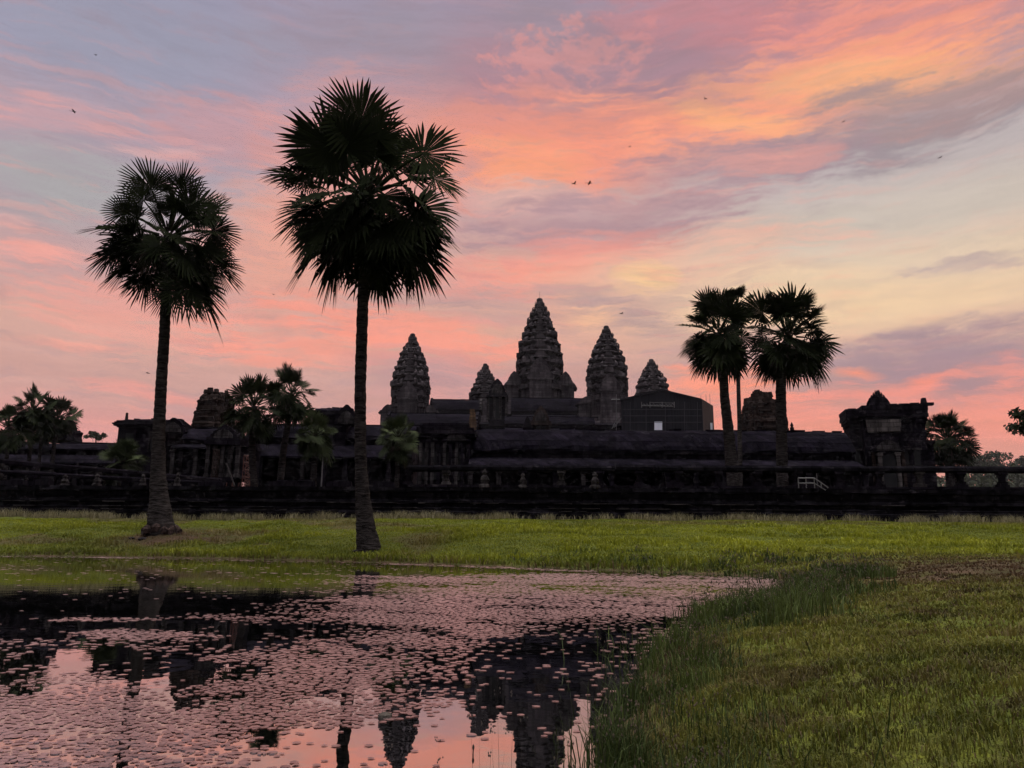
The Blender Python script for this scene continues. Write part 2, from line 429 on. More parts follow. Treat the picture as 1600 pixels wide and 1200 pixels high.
def leaf_mat(name, a, b_, trans=.25, rough=.55, spec=.35):
    m, nt, b = new_mat(name); L = nt.links.new
    at_ = nnode(nt, 'ShaderNodeAttribute', attribute_name='tone')
    c = mixc(nt, at_.outputs['Fac'], a, b_)
    L(c, b.inputs['Base Color']); b.inputs['Roughness'].default_value = rough; b.inputs['Specular IOR Level'].default_value = spec
    if trans:
        tr = nnode(nt, 'ShaderNodeBsdfTranslucent'); L(c, tr.inputs[0])
        mx = nnode(nt, 'ShaderNodeMixShader'); mx.inputs[0].default_value = trans
        L(b.outputs[0], mx.inputs[1]); L(tr.outputs[0], mx.inputs[2]); L(mx.outputs[0], nt.nodes['Material Output'].inputs[0])
    return m
M_FROND = leaf_mat('palm_frond', (.008, .010, .006), (.023, .029, .013), .02, .9, .0)
M_FROND_GREEN = leaf_mat('young_frontlit_frond', (.020, .028, .012), (.060, .074, .032), .05, .8, .05)  # greener young fronds, lightened too for light falling on their front
M_FROND_MID = leaf_mat('mid_palm_frond', (.011, .015, .008), (.034, .043, .019), .04, .8, .03)
M_DRY = leaf_mat('dry_frond', (.022, .017, .012), (.05, .038, .028), .03, .8, .1)
M_LEAF = leaf_mat('tree_leaf', (.014, .02, .009), (.036, .045, .018), .1, .7, .15)
M_STRAW = leaf_mat('straw_grass', (.14, .13, .06), (.34, .29, .16), .3)
M_REED = leaf_mat('sedge_blade', (.018, .030, .008), (.065, .088, .020), .25, .7, .15)
M_SEED = leaf_mat('sedge_seed', (.04, .03, .02), (.12, .09, .06), .1)

def ground_mat():
    m, nt, b = new_mat('turf'); L = nt.links.new
    big = noise_fac(nt, .16, 4, .6, (1, 1.6, 1), lo=.40, hi=.62)
    mid = noise_fac(nt, 1.1, 5, .65)
    fine = noise_fac(nt, 9, 4, .7)
    c = mixc(nt, mid, (.055, .072, .009), (.14, .155, .016))
    c = mixc(nt, fine, c, (.06, .075, .014))
    br = nnode(nt, 'ShaderNodeAttribute', attribute_name='bare')
    c2 = mixc(nt, mid, (.035, .024, .014), (.085, .055, .032))
    bf = nnode(nt, 'ShaderNodeMath', operation='MULTIPLY_ADD', use_clamp=True); L(mid, bf.inputs[0]); bf.inputs[1].default_value = .5
    bo = nnode(nt, 'ShaderNodeMath', operation='SUBTRACT'); L(br.outputs['Fac'], bo.inputs[0]); bo.inputs[1].default_value = .30
    L(bo.outputs[0], bf.inputs[2])
    L(mixc(nt, bf.outputs[0], c, c2), b.inputs['Base Color'])
    b.inputs['Roughness'].default_value = .95; b.inputs['Specular IOR Level'].default_value = .1
    bp = nnode(nt, 'ShaderNodeBump'); bp.inputs['Strength'].default_value = .8; bp.inputs['Distance'].default_value = .06
    L(fine, bp.inputs['Height']); L(bp.outputs[0], b.inputs['Normal'])
    return m
M_TURF = ground_mat()
def blade_mat(name, green0, green1, dry0, dry1, trans=.35):
    m, nt, b = new_mat(name); L = nt.links.new
    t = nnode(nt, 'ShaderNodeAttribute', attribute_name='tone'); d = nnode(nt, 'ShaderNodeAttribute', attribute_name='dry')
    c = mixc(nt, d.outputs['Fac'], mixc(nt, t.outputs['Fac'], green0, green1), mixc(nt, t.outputs['Fac'], dry0, dry1))
    L(c, b.inputs['Base Color']); b.inputs['Roughness'].default_value = .7; b.inputs['Specular IOR Level'].default_value = .2
    tr = nnode(nt, 'ShaderNodeBsdfTranslucent'); L(c, tr.inputs[0])
    mx = nnode(nt, 'ShaderNodeMixShader'); mx.inputs[0].default_value = trans
    L(b.outputs[0], mx.inputs[1]); L(tr.outputs[0], mx.inputs[2]); L(mx.outputs[0], nt.nodes['Material Output'].inputs[0])
    return m
M_GRASS = blade_mat('lawn_blade', (.095, .115, .011), (.29, .31, .020), (.10, .065, .035), (.20, .14, .075))
M_BANK = blade_mat('bank_blade', (.048, .056, .008), (.175, .172, .030), (.05, .03, .016), (.12, .078, .040))

def water_mat():
    m, nt, b = new_mat('pond_water'); L = nt.links.new
    nt.nodes.remove(b)
    gl = nnode(nt, 'ShaderNodeBsdfGlossy'); gl.inputs['Roughness'].default_value = .012; gl.inputs['Color'].default_value = (.96, .96, .96, 1)
    df = nnode(nt, 'ShaderNodeBsdfDiffuse'); df.inputs['Color'].default_value = (.0012, .0013, .0012, 1)
    fr = nnode(nt, 'ShaderNodeFresnel'); fr.inputs['IOR'].default_value = 2.3
    fm = nnode(nt, 'ShaderNodeMapRange'); L(fr.outputs[0], fm.inputs[0]); fm.inputs[3].default_value = .45; fm.inputs[4].default_value = 1.0
    mx = nnode(nt, 'ShaderNodeMixShader'); L(fm.outputs[0], mx.inputs[0]); L(df.outputs[0], mx.inputs[1]); L(gl.outputs[0], mx.inputs[2])
    L(mx.outputs[0], nt.nodes['Material Output'].inputs[0])
    tc = nnode(nt, 'ShaderNodeTexCoord')
    n1 = nnode(nt, 'ShaderNodeTexNoise'); L(tc.outputs['Object'], n1.inputs['Vector']); n1.inputs['Scale'].default_value = 2.2; n1.inputs['Detail'].default_value = 3
    # one ring of ripples, left of the middle of the pond
    c0 = at(215, 1042, 1); t = -H / (c0.z - H); cx, cy = c0.x * t, c0.y * t
    ds = nnode(nt, 'ShaderNodeVectorMath', operation='DISTANCE'); L(tc.outputs['Object'], ds.inputs[0]); ds.inputs[1].default_value = (cx, cy, 0)
    sn = nnode(nt, 'ShaderNodeMath', operation='SINE'); ml = nnode(nt, 'ShaderNodeMath', operation='MULTIPLY'); L(ds.outputs['Value'], ml.inputs[0]); ml.inputs[1].default_value = 48; L(ml.outputs[0], sn.inputs[0])
    fd = nnode(nt, 'ShaderNodeMapRange'); L(ds.outputs['Value'], fd.inputs[0]); fd.inputs[1].default_value = .25; fd.inputs[2].default_value = .6; fd.inputs[3].default_value = .05; fd.inputs[4].default_value = 0
    rp = nnode(nt, 'ShaderNodeMath', operation='MULTIPLY_ADD'); L(sn.outputs[0], rp.inputs[0]); L(fd.outputs[0], rp.inputs[1]); L(n1.outputs[0], rp.inputs[2])
    bp = nnode(nt, 'ShaderNodeBump'); bp.inputs['Strength'].default_value = .035; bp.inputs['Distance'].default_value = .05
    L(rp.outputs[0], bp.inputs['Height']); L(bp.outputs[0], gl.inputs['Normal']); L(bp.outputs[0], fr.inputs['Normal'])
    return m
M_WATER = water_mat()
def pad_mat():
    m, nt, b = new_mat('lily_pad'); L = nt.links.new
    a = nnode(nt, 'ShaderNodeAttribute', attribute_name='tone'); nt.nodes.remove(b)
    df = nnode(nt, 'ShaderNodeBsdfDiffuse'); L(mixc(nt, a.outputs['Fac'], (.008, .007, .006), (.020, .014, .012)), df.inputs['Color'])
    gl = nnode(nt, 'ShaderNodeBsdfGlossy'); gl.inputs['Roughness'].default_value = .31
    L(mixc(nt, a.outputs['Fac'], (.78, .58, .57), (.98, .76, .74)), gl.inputs['Color'])
    fr = nnode(nt, 'ShaderNodeFresnel'); fr.inputs['IOR'].default_value = 1.9
    fm = nnode(nt, 'ShaderNodeMapRange'); L(fr.outputs[0], fm.inputs[0]); fm.inputs[3].default_value = .38; fm.inputs[4].default_value = 1.0
    mx = nnode(nt, 'ShaderNodeMixShader'); L(fm.outputs[0], mx.inputs[0]); L(df.outputs[0], mx.inputs[1]); L(gl.outputs[0], mx.inputs[2])
    L(mx.outputs[0], nt.nodes['Material Output'].inputs[0])
    return m
M_PAD = pad_mat()

# ------------------------------------------------------------------ ground, pond
def on_water(px, py):
    d = ray(px, py); t = -H / d.z
    return (d.x * t, d.y * t)
SHORE = [on_water(*p) for p in [(940, 1235), (965, 1130), (985, 1080), (1015, 1035), (1050, 1000), (1130, 962), (1200, 932), (1238, 914), (1205, 902), (1110, 897),
                                (1000, 893), (900, 889), (760, 884), (600, 879), (450, 875), (300, 872), (150, 869.5), (0, 868)]]
POND = [(-12, 2.3), (-2.5, 2.35), (-.4, 2.6)] + SHORE + [(-34, 37), (-50, 33), (-55, 15), (-40, 3)]
PA = np.array(POND)
def pond_dist(x, y):
    """signed distance to the pond's edge, positive on land"""
    x = np.asarray(x, float); y = np.asarray(y, float)
    d = np.full(x.shape, 1e9); inside = np.zeros(x.shape, bool)
    n = len(PA)
    for i in range(n):
        ax, ay = PA[i]; bx, by = PA[(i + 1) % n]
        ex, ey = bx - ax, by - ay
        t = np.clip(((x - ax) * ex + (y - ay) * ey) / (ex * ex + ey * ey), 0, 1)
        d = np.minimum(d, np.hypot(x - ax - t * ex, y - ay - t * ey))
        c = ((ay > y) != (by > y)) & (x < (bx - ax) * (y - ay) / (by - ay + 1e-12) + ax)
        inside ^= c
    return np.where(inside, -d, d)
def sstep(a, b, x):
    t = np.clip((x - a) / (b - a), 0, 1); return t * t * (3 - 2 * t)
LPALM = Vector((at(253, 838, 40.8).x, 40.8, 0))
def wall_y(x): return 48.0 - x / 31.0 * 2.0
def ground_z(x, y):
    x = np.asarray(x, float); y = np.asarray(y, float)
    d = pond_dist(x, y) + .35 * (fbm(x * .7, y * .7, 7) - .5) * sstep(0, 3, y)
    far = np.interp(d, [-3, 0, 1.5, 3.5, 8, 13, 20], [-.9, 0, .32, .80, 1.55, 2.2, 2.3])
    near = np.interp(d, [-3, 0, 1.0, 3, 6, 12, 30], [-.9, 0, .22, .42, .62, 1.0, 1.9])
    w = sstep(14, 33, y)
    z = far * w + near * (1 - w)
    z = z + (fbm(x * .45, y * .45, 3) - .5) * .30 * np.clip(d / 2.5, 0, 1) + (fbm(x * 2.6, y * 2.6, 5) - .5) * .13 * np.clip(d / .8, 0, 1)
    r = np.hypot(x - LPALM.x, y - LPALM.y)                       # mound round the left palm
    z = z + .34 * np.exp(-(r / .95) ** 2)
    cap = np.maximum(2.28 - .10 * (wall_y(x) - y), .62) + (fbm(x * .45, y * .45, 3) - .5) * .22
    k_ = sstep(9, 15, y); z = np.where(d > 0, z * (1 - k_) + k_ * (-np.log(np.exp(-7 * np.clip(z, -2, 5)) + np.exp(-7 * cap)) / 7), z)
    return np.where(d > 0, np.maximum(z, .012), z)
def bare_f(x, y):
    b = np.exp(-(((x - LPALM.x) / 2.6) ** 2 + ((y - LPALM.y + .6) / 1.8) ** 2)) * 1.1
    b = b + .6 * sstep(.52, .66, fbm(x * .28, y * .4, 21)) * sstep(2, 0, x + 4)
    b = b + np.exp(-(((x - 10.5) / 4.2) ** 2 + ((y - 14.5) / 7.5) ** 2)) * 1.15 * (.55 + .9 * fbm(x * .9, y * .6, 37))
    b = b + .55 * sstep(.56, .72, fbm(x * .8 + 3, y * .5, 31, 5)) * sstep(22, 14, y)
    b = b + .5 * np.exp(-((y - 43.5) / 1.2) ** 2) * sstep(0, 8, x)
    b = b + 1.0 * np.exp(-(np.maximum(pond_dist(x, y), 0) / .22) ** 2)
    return np.clip(b, 0, 1)
def axis(lo, hi, step, far, ratio=1.22):
    a = list(np.arange(lo, hi + 1e-6, step)); s = step
    b = []; v = lo
    while v > -far: s *= ratio; v -= s; b.append(v)
    c = []; v = a[-1]; s = step
    while v < far: s *= ratio; v += s; c.append(v)
    return np.array(b[::-1] + a + c)
def build_ground():
    xs = axis(-30, 26, .22, 5000); ys = axis(-1, 49, .22, 5000)
    X, Y = np.meshgrid(xs, ys); Z = ground_z(X, Y)
    nx, ny = len(xs), len(ys)
    V = np.stack([X.ravel(), Y.ravel(), Z.ravel()], 1)
    i = (np.arange(ny - 1)[:, None] * nx + np.arange(nx - 1)[None]).ravel()
    F = np.stack([i, i + 1, i + nx + 1, i + nx], 1)
    o = mesh_object('ground', V, F, M_TURF, smooth=True, attrs={'bare': bare_f(X.ravel(), Y.ravel())})
    tag(o, kind='structure')
build_ground()
_w = MB(); _w.add([(-70, -1, 0), (16, -1, 0), (16, 44, 0), (-70, 44, 0)], [(0, 1, 2, 3)])
tag(_w.build('pond_water', M_WATER), kind='structure')

# ------------------------------------------------------------------ terrace wall, balustrades
def wall_y(x): return 48.0 - x / 31.0 * 2.0
TZ = 4.05
def build_terrace():
    x0, x1 = -70.0, 75.0
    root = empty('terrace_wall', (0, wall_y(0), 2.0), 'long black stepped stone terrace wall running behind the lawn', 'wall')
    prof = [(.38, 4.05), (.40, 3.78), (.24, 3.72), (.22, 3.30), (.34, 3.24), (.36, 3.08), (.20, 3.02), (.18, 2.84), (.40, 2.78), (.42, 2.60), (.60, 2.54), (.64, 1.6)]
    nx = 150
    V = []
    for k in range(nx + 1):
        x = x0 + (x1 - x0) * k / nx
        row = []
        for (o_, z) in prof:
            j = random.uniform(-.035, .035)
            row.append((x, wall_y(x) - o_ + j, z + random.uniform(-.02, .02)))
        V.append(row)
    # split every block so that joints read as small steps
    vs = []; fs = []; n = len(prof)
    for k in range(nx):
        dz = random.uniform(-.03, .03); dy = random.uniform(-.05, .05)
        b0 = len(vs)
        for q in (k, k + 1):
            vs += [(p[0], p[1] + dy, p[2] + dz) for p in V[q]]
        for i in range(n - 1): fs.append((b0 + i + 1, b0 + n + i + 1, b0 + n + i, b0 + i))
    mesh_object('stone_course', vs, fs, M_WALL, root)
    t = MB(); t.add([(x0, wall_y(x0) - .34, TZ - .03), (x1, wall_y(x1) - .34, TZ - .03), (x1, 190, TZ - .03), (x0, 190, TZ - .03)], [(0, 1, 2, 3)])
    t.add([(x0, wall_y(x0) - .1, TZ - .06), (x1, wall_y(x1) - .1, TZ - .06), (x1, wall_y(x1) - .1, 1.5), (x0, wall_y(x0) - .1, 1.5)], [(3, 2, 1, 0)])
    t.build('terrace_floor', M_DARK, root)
    led = MB()  # pale strips paint the sky light caught by the wall ledges
    for k in range(130):
        x = random.uniform(-40, 45); w = random.uniform(.4, 1.6)
        z, o_ = random.choice([(2.62, .50), (2.62, .52), (3.09, .42), (2.80, .46)])
        led.box((x, wall_y(x) - o_, z), (w, .18, .05), rz=-.0645)
    led.build('lit_ledge_strip', M_PALE, root)
build_terrace()

def baluster(m, x, y, z, h, w=.30):
    m.box((x, y, z + .08), (w * 2.0, w * 1.6, .16))
    m.box((x, y, z + .24), (w * 1.45, w * 1.3, .16))
    m.box((x, y, z + h * .5), (w, w * .9, h - .5))
    m.box((x, y, z + h - .24), (w * 1.35, w * 1.2, .12), )
    m.box((x, y, z + h - .09), (w * 1.8, w * 1.5, .18))
def balustrade(label, a, b, z, hrail, step, rail_r, mat=M_WALL, gaps=0.0, sill=True):
    a = Vector(a); b = Vector(b); L_ = (b - a).length; t = (b - a).normalized()
    root = empty('stone_balustrade', (a.x, a.y, z), label, 'balustrade')
    ang = math.atan2(t.y, t.x); n = max(2, int(L_ / step))
    rail = MB(); k = 0; seg = 2.6; d = 0
    while d < L_:
        e = min(L_, d + seg * random.uniform(.8, 1.2))
        if random.random() >= gaps:
            mid = a + t * ((d + e) / 2); ln = e - d - .02
            oy = random.uniform(-.04, .04); oz = random.uniform(-.025, .025)
            prof = [(-.7, -1), (.7, -1), (1, -.5), (1, .35), (.6, 1), (-.6, 1), (-1, .35), (-1, -.5)]
            rings = []
            for s_ in (-ln / 2, ln / 2):
                p = mid + t * s_; nn = Vector((-t.y, t.x, 0))
                rings.append([p + nn * (q[0] * rail_r + oy) + Vector((0, 0, z - p.z + hrail + q[1] * rail_r + oz)) for q in prof])
            rail.loft(rings)
        d = e
    rail.build('rail', mat, root)
    if sill:
        s_ = MB(); nn = 24
        for k in range(nn):
            p = a + t * (L_ * (k + .5) / nn)
            s_.box((p.x, p.y, z + .09 + random.uniform(-.02, .02)), (L_ / nn - .02, .75 + random.uniform(-.1, .1), .18), rz=ang)
        s_.build('sill', M_DARK, root)
    for k in range(n + 1):
        p = a + t * (L_ * k / n); m = MB()
        baluster(m, p.x, p.y, z + (.18 if sill else 0), hrail - rail_r - (.18 if sill else 0) + .06, .30)
        m.build('post', M_PALE if (k % 3 == 1 and random.random() < .5) else M_DARK, root)
    return root
xl = hx(640, 49)
balustrade('long dark stone balustrade with a rounded rail on short posts above the wall', (xl, wall_y(xl) + .15, TZ), (70, wall_y(70) + .15, TZ), TZ, 1.22, 2.35, .2)
p0 = at(-60, 712, 50); p1 = at(345, 750, 69)
balustrade('dark broken balustrade receding from the left edge towards the columned porch', (p0.x, p0.y, TZ), (p1.x, p1.y, TZ), TZ, 1.75, 2.2, .2, M_DARK)
p0 = at(-60, 735, 49.5); p1 = at(330, 757, 60)
balustrade('lower weathered stone rail in front of the receding left balustrade', (p0.x, p0.y, TZ), (p1.x, p1.y, TZ), TZ, .95, 1.9, .15, M_DARK)
# loose carved blocks along the terrace edge
def loose_block(px, D, w, h, mat, label, rz=0.0):
    p = at(px, 765, D); m = MB()
    root_z = TZ
    if w > h:
        m.box((p.x, D, root_z + h * .4), (w, .5, h * .8), rz, 0, .93); m.box((p.x + w * .12, D, root_z + h * .86), (w * .5, .4, h * .3), rz + .1, .04, .8)
    else:
        m.lathe((p.x, D), [(w * .62, root_z - .02), (w * .60, root_z + h * .16), (w * .40, root_z + h * .2), (w * .46, root_z + h * .42), (w * .34, root_z + h * .58), (w * .20, root_z + h * .68), (w * .27, root_z + h * .80), (w * .18, root_z + h * .92), (w * .04, root_z + h)], 8, .16)
    o = m.build('carved_block', mat, None, (p.x, D, root_z))
    tag(o, label, 'stone', 'loose carved stones along the terrace edge')
for px, w, h, mat, lab in [
    (20, 1.6, .45, M_DARK, 'dark carved stone on the terrace edge at the far left'), (66, 1.1, .6, M_DARK, 'dark stone lump under the left palms'),
    (100, .5, .75, M_PALE, 'pale upright stone below the left group of palms'), (150, .5, .8, M_PALE, 'pale twin stone stump below the bushy fan palm'),
    (222, .45, .8, M_PALE, 'pale narrow stone left of the left palm trunk'), (276, .4, .9, M_PALE, 'pale stone stub right of the left palm trunk'),
    (330, 1.5, .35, M_DARK, 'flat dark slab below the columned porch'), (437, 1.3, .45, M_DARK, 'dark block at the foot of the leaning mid palm'),
    (470, 1.8, .5, M_DARK, 'long dark block between the mid palms'), (530, 1.6, .45, M_DARK, 'dark block left of the tall palm trunk'),
    (600, 1.3, .4, M_DARK, 'dark block right of the tall palm trunk'), (757, .62, 1.15, M_PALE, 'tall pale carved stone standing in front of the balustrade'),  # pale tone stands in for light caught by the three standing stones
    (817, .5, .95, M_PALE, 'pale carved stone on its plinth left of centre below the central tower'), (930, .6, 1.0, M_PALE, 'pale pointed stone below the right front tower'),
    (1050, .7, .5, M_DARK, 'low dark stone below the netted shed'), (1262, .7, .42, M_DARK, 'low dark stone in front of the white handrail')]:
    xx = at(px, 765, 48).x
    loose_block(px, wall_y(xx) - .12 if px > 640 else wall_y(xx) + .1, w, h, mat, lab, random.uniform(-.2, .2))

# ------------------------------------------------------------------ temple
def redent(r, cx, cy, z, jit=0.0):
    q = [(1, .38), (.86, .38), (.86, .62), (.74, .62), (.74, .74), (.62, .74), (.62, .86), (.38, .86), (.38, 1)]
    pts = []
    for k in range(4):
        c, s = round(math.cos(k * math.pi / 2)), round(math.sin(k * math.pi / 2))
        pts += [(x * c - y * s, x * s + y * c) for x, y in q]
    return [(cx + x * r + random.uniform(-jit, jit), cy + y * r + random.uniform(-jit, jit), z + random.uniform(-jit, jit) * .5) for x, y in pts]
def flame(cx, z, w, h, n=7):
    """flame-shaped gable outline (x, z), from the right foot over the tip to the left foot"""
    half = [(1.0, 0), (1.08, .10), (.98, .22), (1.0, .30), (.82, .42), (.84, .50), (.60, .66), (.58, .74), (.30, .88), (.10, 1.0)]
    return [(cx + a * w / 2, z + b * h) for a, b in half] + [(cx - a * w / 2, z + b * h) for a, b in half[::-1]]
def pediment(parent, cx, y, z, w, h, mat=M_TOWER, thick=.5, inner=None):
    m = MB(); m.prism(flame(cx, z, w, h), y, y + thick); o = m.build('pediment', mat, parent)
    t = MB(); t.prism([(cx + a, z + b) for a, b in ((w * .36, .05 * h), (w * .34, .3 * h), (w * .2, .55 * h), (0, .72 * h), (-w * .2, .55 * h), (-w * .34, .3 * h), (-w * .36, .05 * h))], y - .12, y + .1)
    t.build('tympanum', inner or mat, o)
    return o
PROF = [(0, 1.0), (.20, 1.0), (.333, .98), (.457, .91), (.58, .76), (.68, .61), (.80, .42), (.89, .25), (.94, .17), (1, .12)]
def prof_r(t): return float(np.interp(t, [p[0] for p in PROF], [p[1] for p in PROF]))
def tower(label, px, D, py_tip, py_base, py_foot, half_px, ntier=9, mat=M_TOWER, spire=False, door=True):
    c = at(px, py_base, D); cx, cy = c.x, D
    zt, zb, zf = hz(py_tip, D, px), c.z, hz(py_foot, D, px)
    R = half_px * mpp(D); Hh = zt - zb
    root = empty('temple_tower', (cx, cy, zf), label, 'temple tower', 'lotus bud towers of the temple')
    m = MB(); rings = []
    for z, k in ((zf, 1.10), (zf + (zb - zf) * .15, 1.10), (zf + (zb - zf) * .2, .98), (zf + (zb - zf) * .8, .97), (zf + (zb - zf) * .86, 1.06), (zb, 1.06)):
        rings.append(redent(R * k, cx, cy, z, .05))
    m.loft(rings); m.build('body', mat, root)
    # tiers shrink in height towards the top
    hs = np.array([1.0 * (.90 ** k) for k in range(ntier)]); hs = hs / hs.sum() * .93; z = 0.0
    for k in range(ntier):
        t0, t1 = z, z + hs[k]; z = t1
        r0, r1 = R * prof_r(t0 + .62 * hs[k]), R * prof_r(min(1, t1 + .5 * hs[k]))
        za, zc = zb + t0 * Hh, zb + t1 * Hh; h = zc - za
        m = MB(); r0 *= random.uniform(.965, 1.03)
        m.loft([redent(r0 * kk, cx, cy, za + h * q, .04) for kk, q in ((.88, 0), (.88, .10), (.94, .14), (.86, .20), (.84, .46), (.92, .52), (1.0, .60), (1.04, .74), (.95, .80))] + [redent(r1 * .86, cx, cy, zc, .03)])
        # upright antefixes standing on the cornice
        base = redent(r0 * .95, cx, cy, za + h * .76)
        for i in range(len(base)):
            if i % 9 in (0, 1, 3, 5, 7, 8, 4) and random.random() > .32:
                p = base[i]; s_ = r0 * .08 * random.uniform(.8, 1.3); hh = h * random.uniform(.4, .9)
                lean = .16
                m.loft([[(p[0] + dx * s_, p[1] + dy * s_, p[2]) for dx, dy in ((-1, -1), (1, -1), (1, 1), (-1, 1))],
                        [(p[0] + dx * s_ * .85, p[1] + dy * s_ * .85, p[2] + hh * .5) for dx, dy in ((-1, -1), (1, -1), (1, 1), (-1, 1))],
                        [(p[0] + (cx - p[0]) * lean + dx * s_ * .15, p[1] + (cy - p[1]) * lean + dy * s_ * .15, p[2] + hh) for dx, dy in ((-1, -1), (1, -1), (1, 1), (-1, 1))]])
        # little false gable in the middle of each side
        for sx_, sy_ in ((0, -1), (1, 0), (-1, 0)):
            gw, gh = r0 * .5, h * .85
            if sy_: m.prism(flame(cx, za + h * .1, gw, gh), cy - r0 * 1.02, cy - r0 * .88)
            else:
                f_ = flame(0, za + h * .1, gw, gh); n = len(f_)
                xa, xb = cx + sx_ * r0 * 1.02, cx + sx_ * r0 * .88
                m.add([(xa, cy + a, b) for a, b in f_] + [(xb, cy + a, b) for a, b in f_], [tuple(range(n)), tuple(range(2 * n - 1, n - 1, -1))] + [((i + 1) % n, i, i + n, (i + 1) % n + n) for i in range(n)])
        m.build('tier', mat, root)
    m = MB(); rt = R * .19; z0 = zb + .905 * Hh; hh = zt - z0
    m.lathe((cx, cy), [(rt * 1.1, z0), (rt * 1.25, z0 + hh * .10), (rt * .85, z0 + hh * .2), (rt * 1.05, z0 + hh * .28), (rt * .74, z0 + hh * .38), (rt * .9, z0 + hh * .46), (rt * .66, z0 + hh * .54), (rt * .76, z0 + hh * .62), (rt * .72, z0 + hh * .86), (rt * .5, z0 + hh * .97), (.06, zt)], 12, .03)
    m.build('finial', mat, root)
    if spire:
        m = MB(); m.tube([(cx, cy, zt - .2), (cx, cy, zt + 1.7)], .035, 5); m.build('lightning_rod', M_METAL, root)
    # porches: front and two sides, each with stacked gables
    pz = zf
    for q, (dx, dy) in enumerate(((0, -1), (1, 0), (-1, 0))):
        po = MB(); w = R * .95; ln = R * .55
        ctr = (cx + dx * (R + ln * .4), cy + dy * (R + ln * .4))
        sx_, sy_ = (w, ln) if dy else (ln, w)
        top = zb + Hh * (.02 if dy else (.0 if spire else -.10))
        po.box((ctr[0], ctr[1], (pz + top) / 2), (sx_, sy_, top - pz))
        po.box((ctr[0], ctr[1], top + .12), (sx_ * 1.12, sy_ * 1.12, .35))
        pr = po.build('porch', mat, root)
        if dy:
            yf = cy - R - ln * .70
            m2 = MB(); m2.prism(flame(cx, top + .2, w * 1.15, Hh * .17), yf, yf + .6); m2.build('gable', mat, pr)
            m3 = MB(); m3.prism(flame(cx, top + Hh * .09, w * .9, Hh * .17), cy - R * 1.08, cy - R * .9); m3.build('gable', mat, pr)
            if door:
                m4 = MB(); m4.box((cx, yf - .05 + .28, pz + (top - pz) * .45), (w * .30, .7, (top - pz) * .5)); m4.build('doorway', M_VOID, pr)
                for s_ in (-1, 1):
                    m5 = MB(); m5.box((cx + s_ * w * .26, yf + .1, pz + (top - pz) * .45), (w * .12, .5, (top - pz) * .62)); m5.build('door_jamb', M_PALE if mat is M_TOWER else mat, pr)
        else:
            m2 = MB(); gh = Hh * (.15 if spire else .09)
            m2.prism(flame(cx + dx * R * 1.12, top + .1, R * .62, gh), cy - R * .5, cy - R * .1)
            m2.prism(flame(cx + dx * R * 1.42, top - gh * .25, R * .4, gh * .55), cy - R * .45, cy)
            m2.build('gable', mat, pr)
    return root
DF, DC, DR = 160.0, 175.0, 188.0
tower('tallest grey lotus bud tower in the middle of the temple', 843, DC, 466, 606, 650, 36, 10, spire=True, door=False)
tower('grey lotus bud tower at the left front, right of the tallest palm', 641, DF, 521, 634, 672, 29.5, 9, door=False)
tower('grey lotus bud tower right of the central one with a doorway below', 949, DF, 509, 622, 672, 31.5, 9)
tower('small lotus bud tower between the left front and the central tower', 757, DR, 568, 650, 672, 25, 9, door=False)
tower('small lotus bud tower rising behind the netted shed', 1020, DR, 561, 650, 672, 28, 9, door=False)

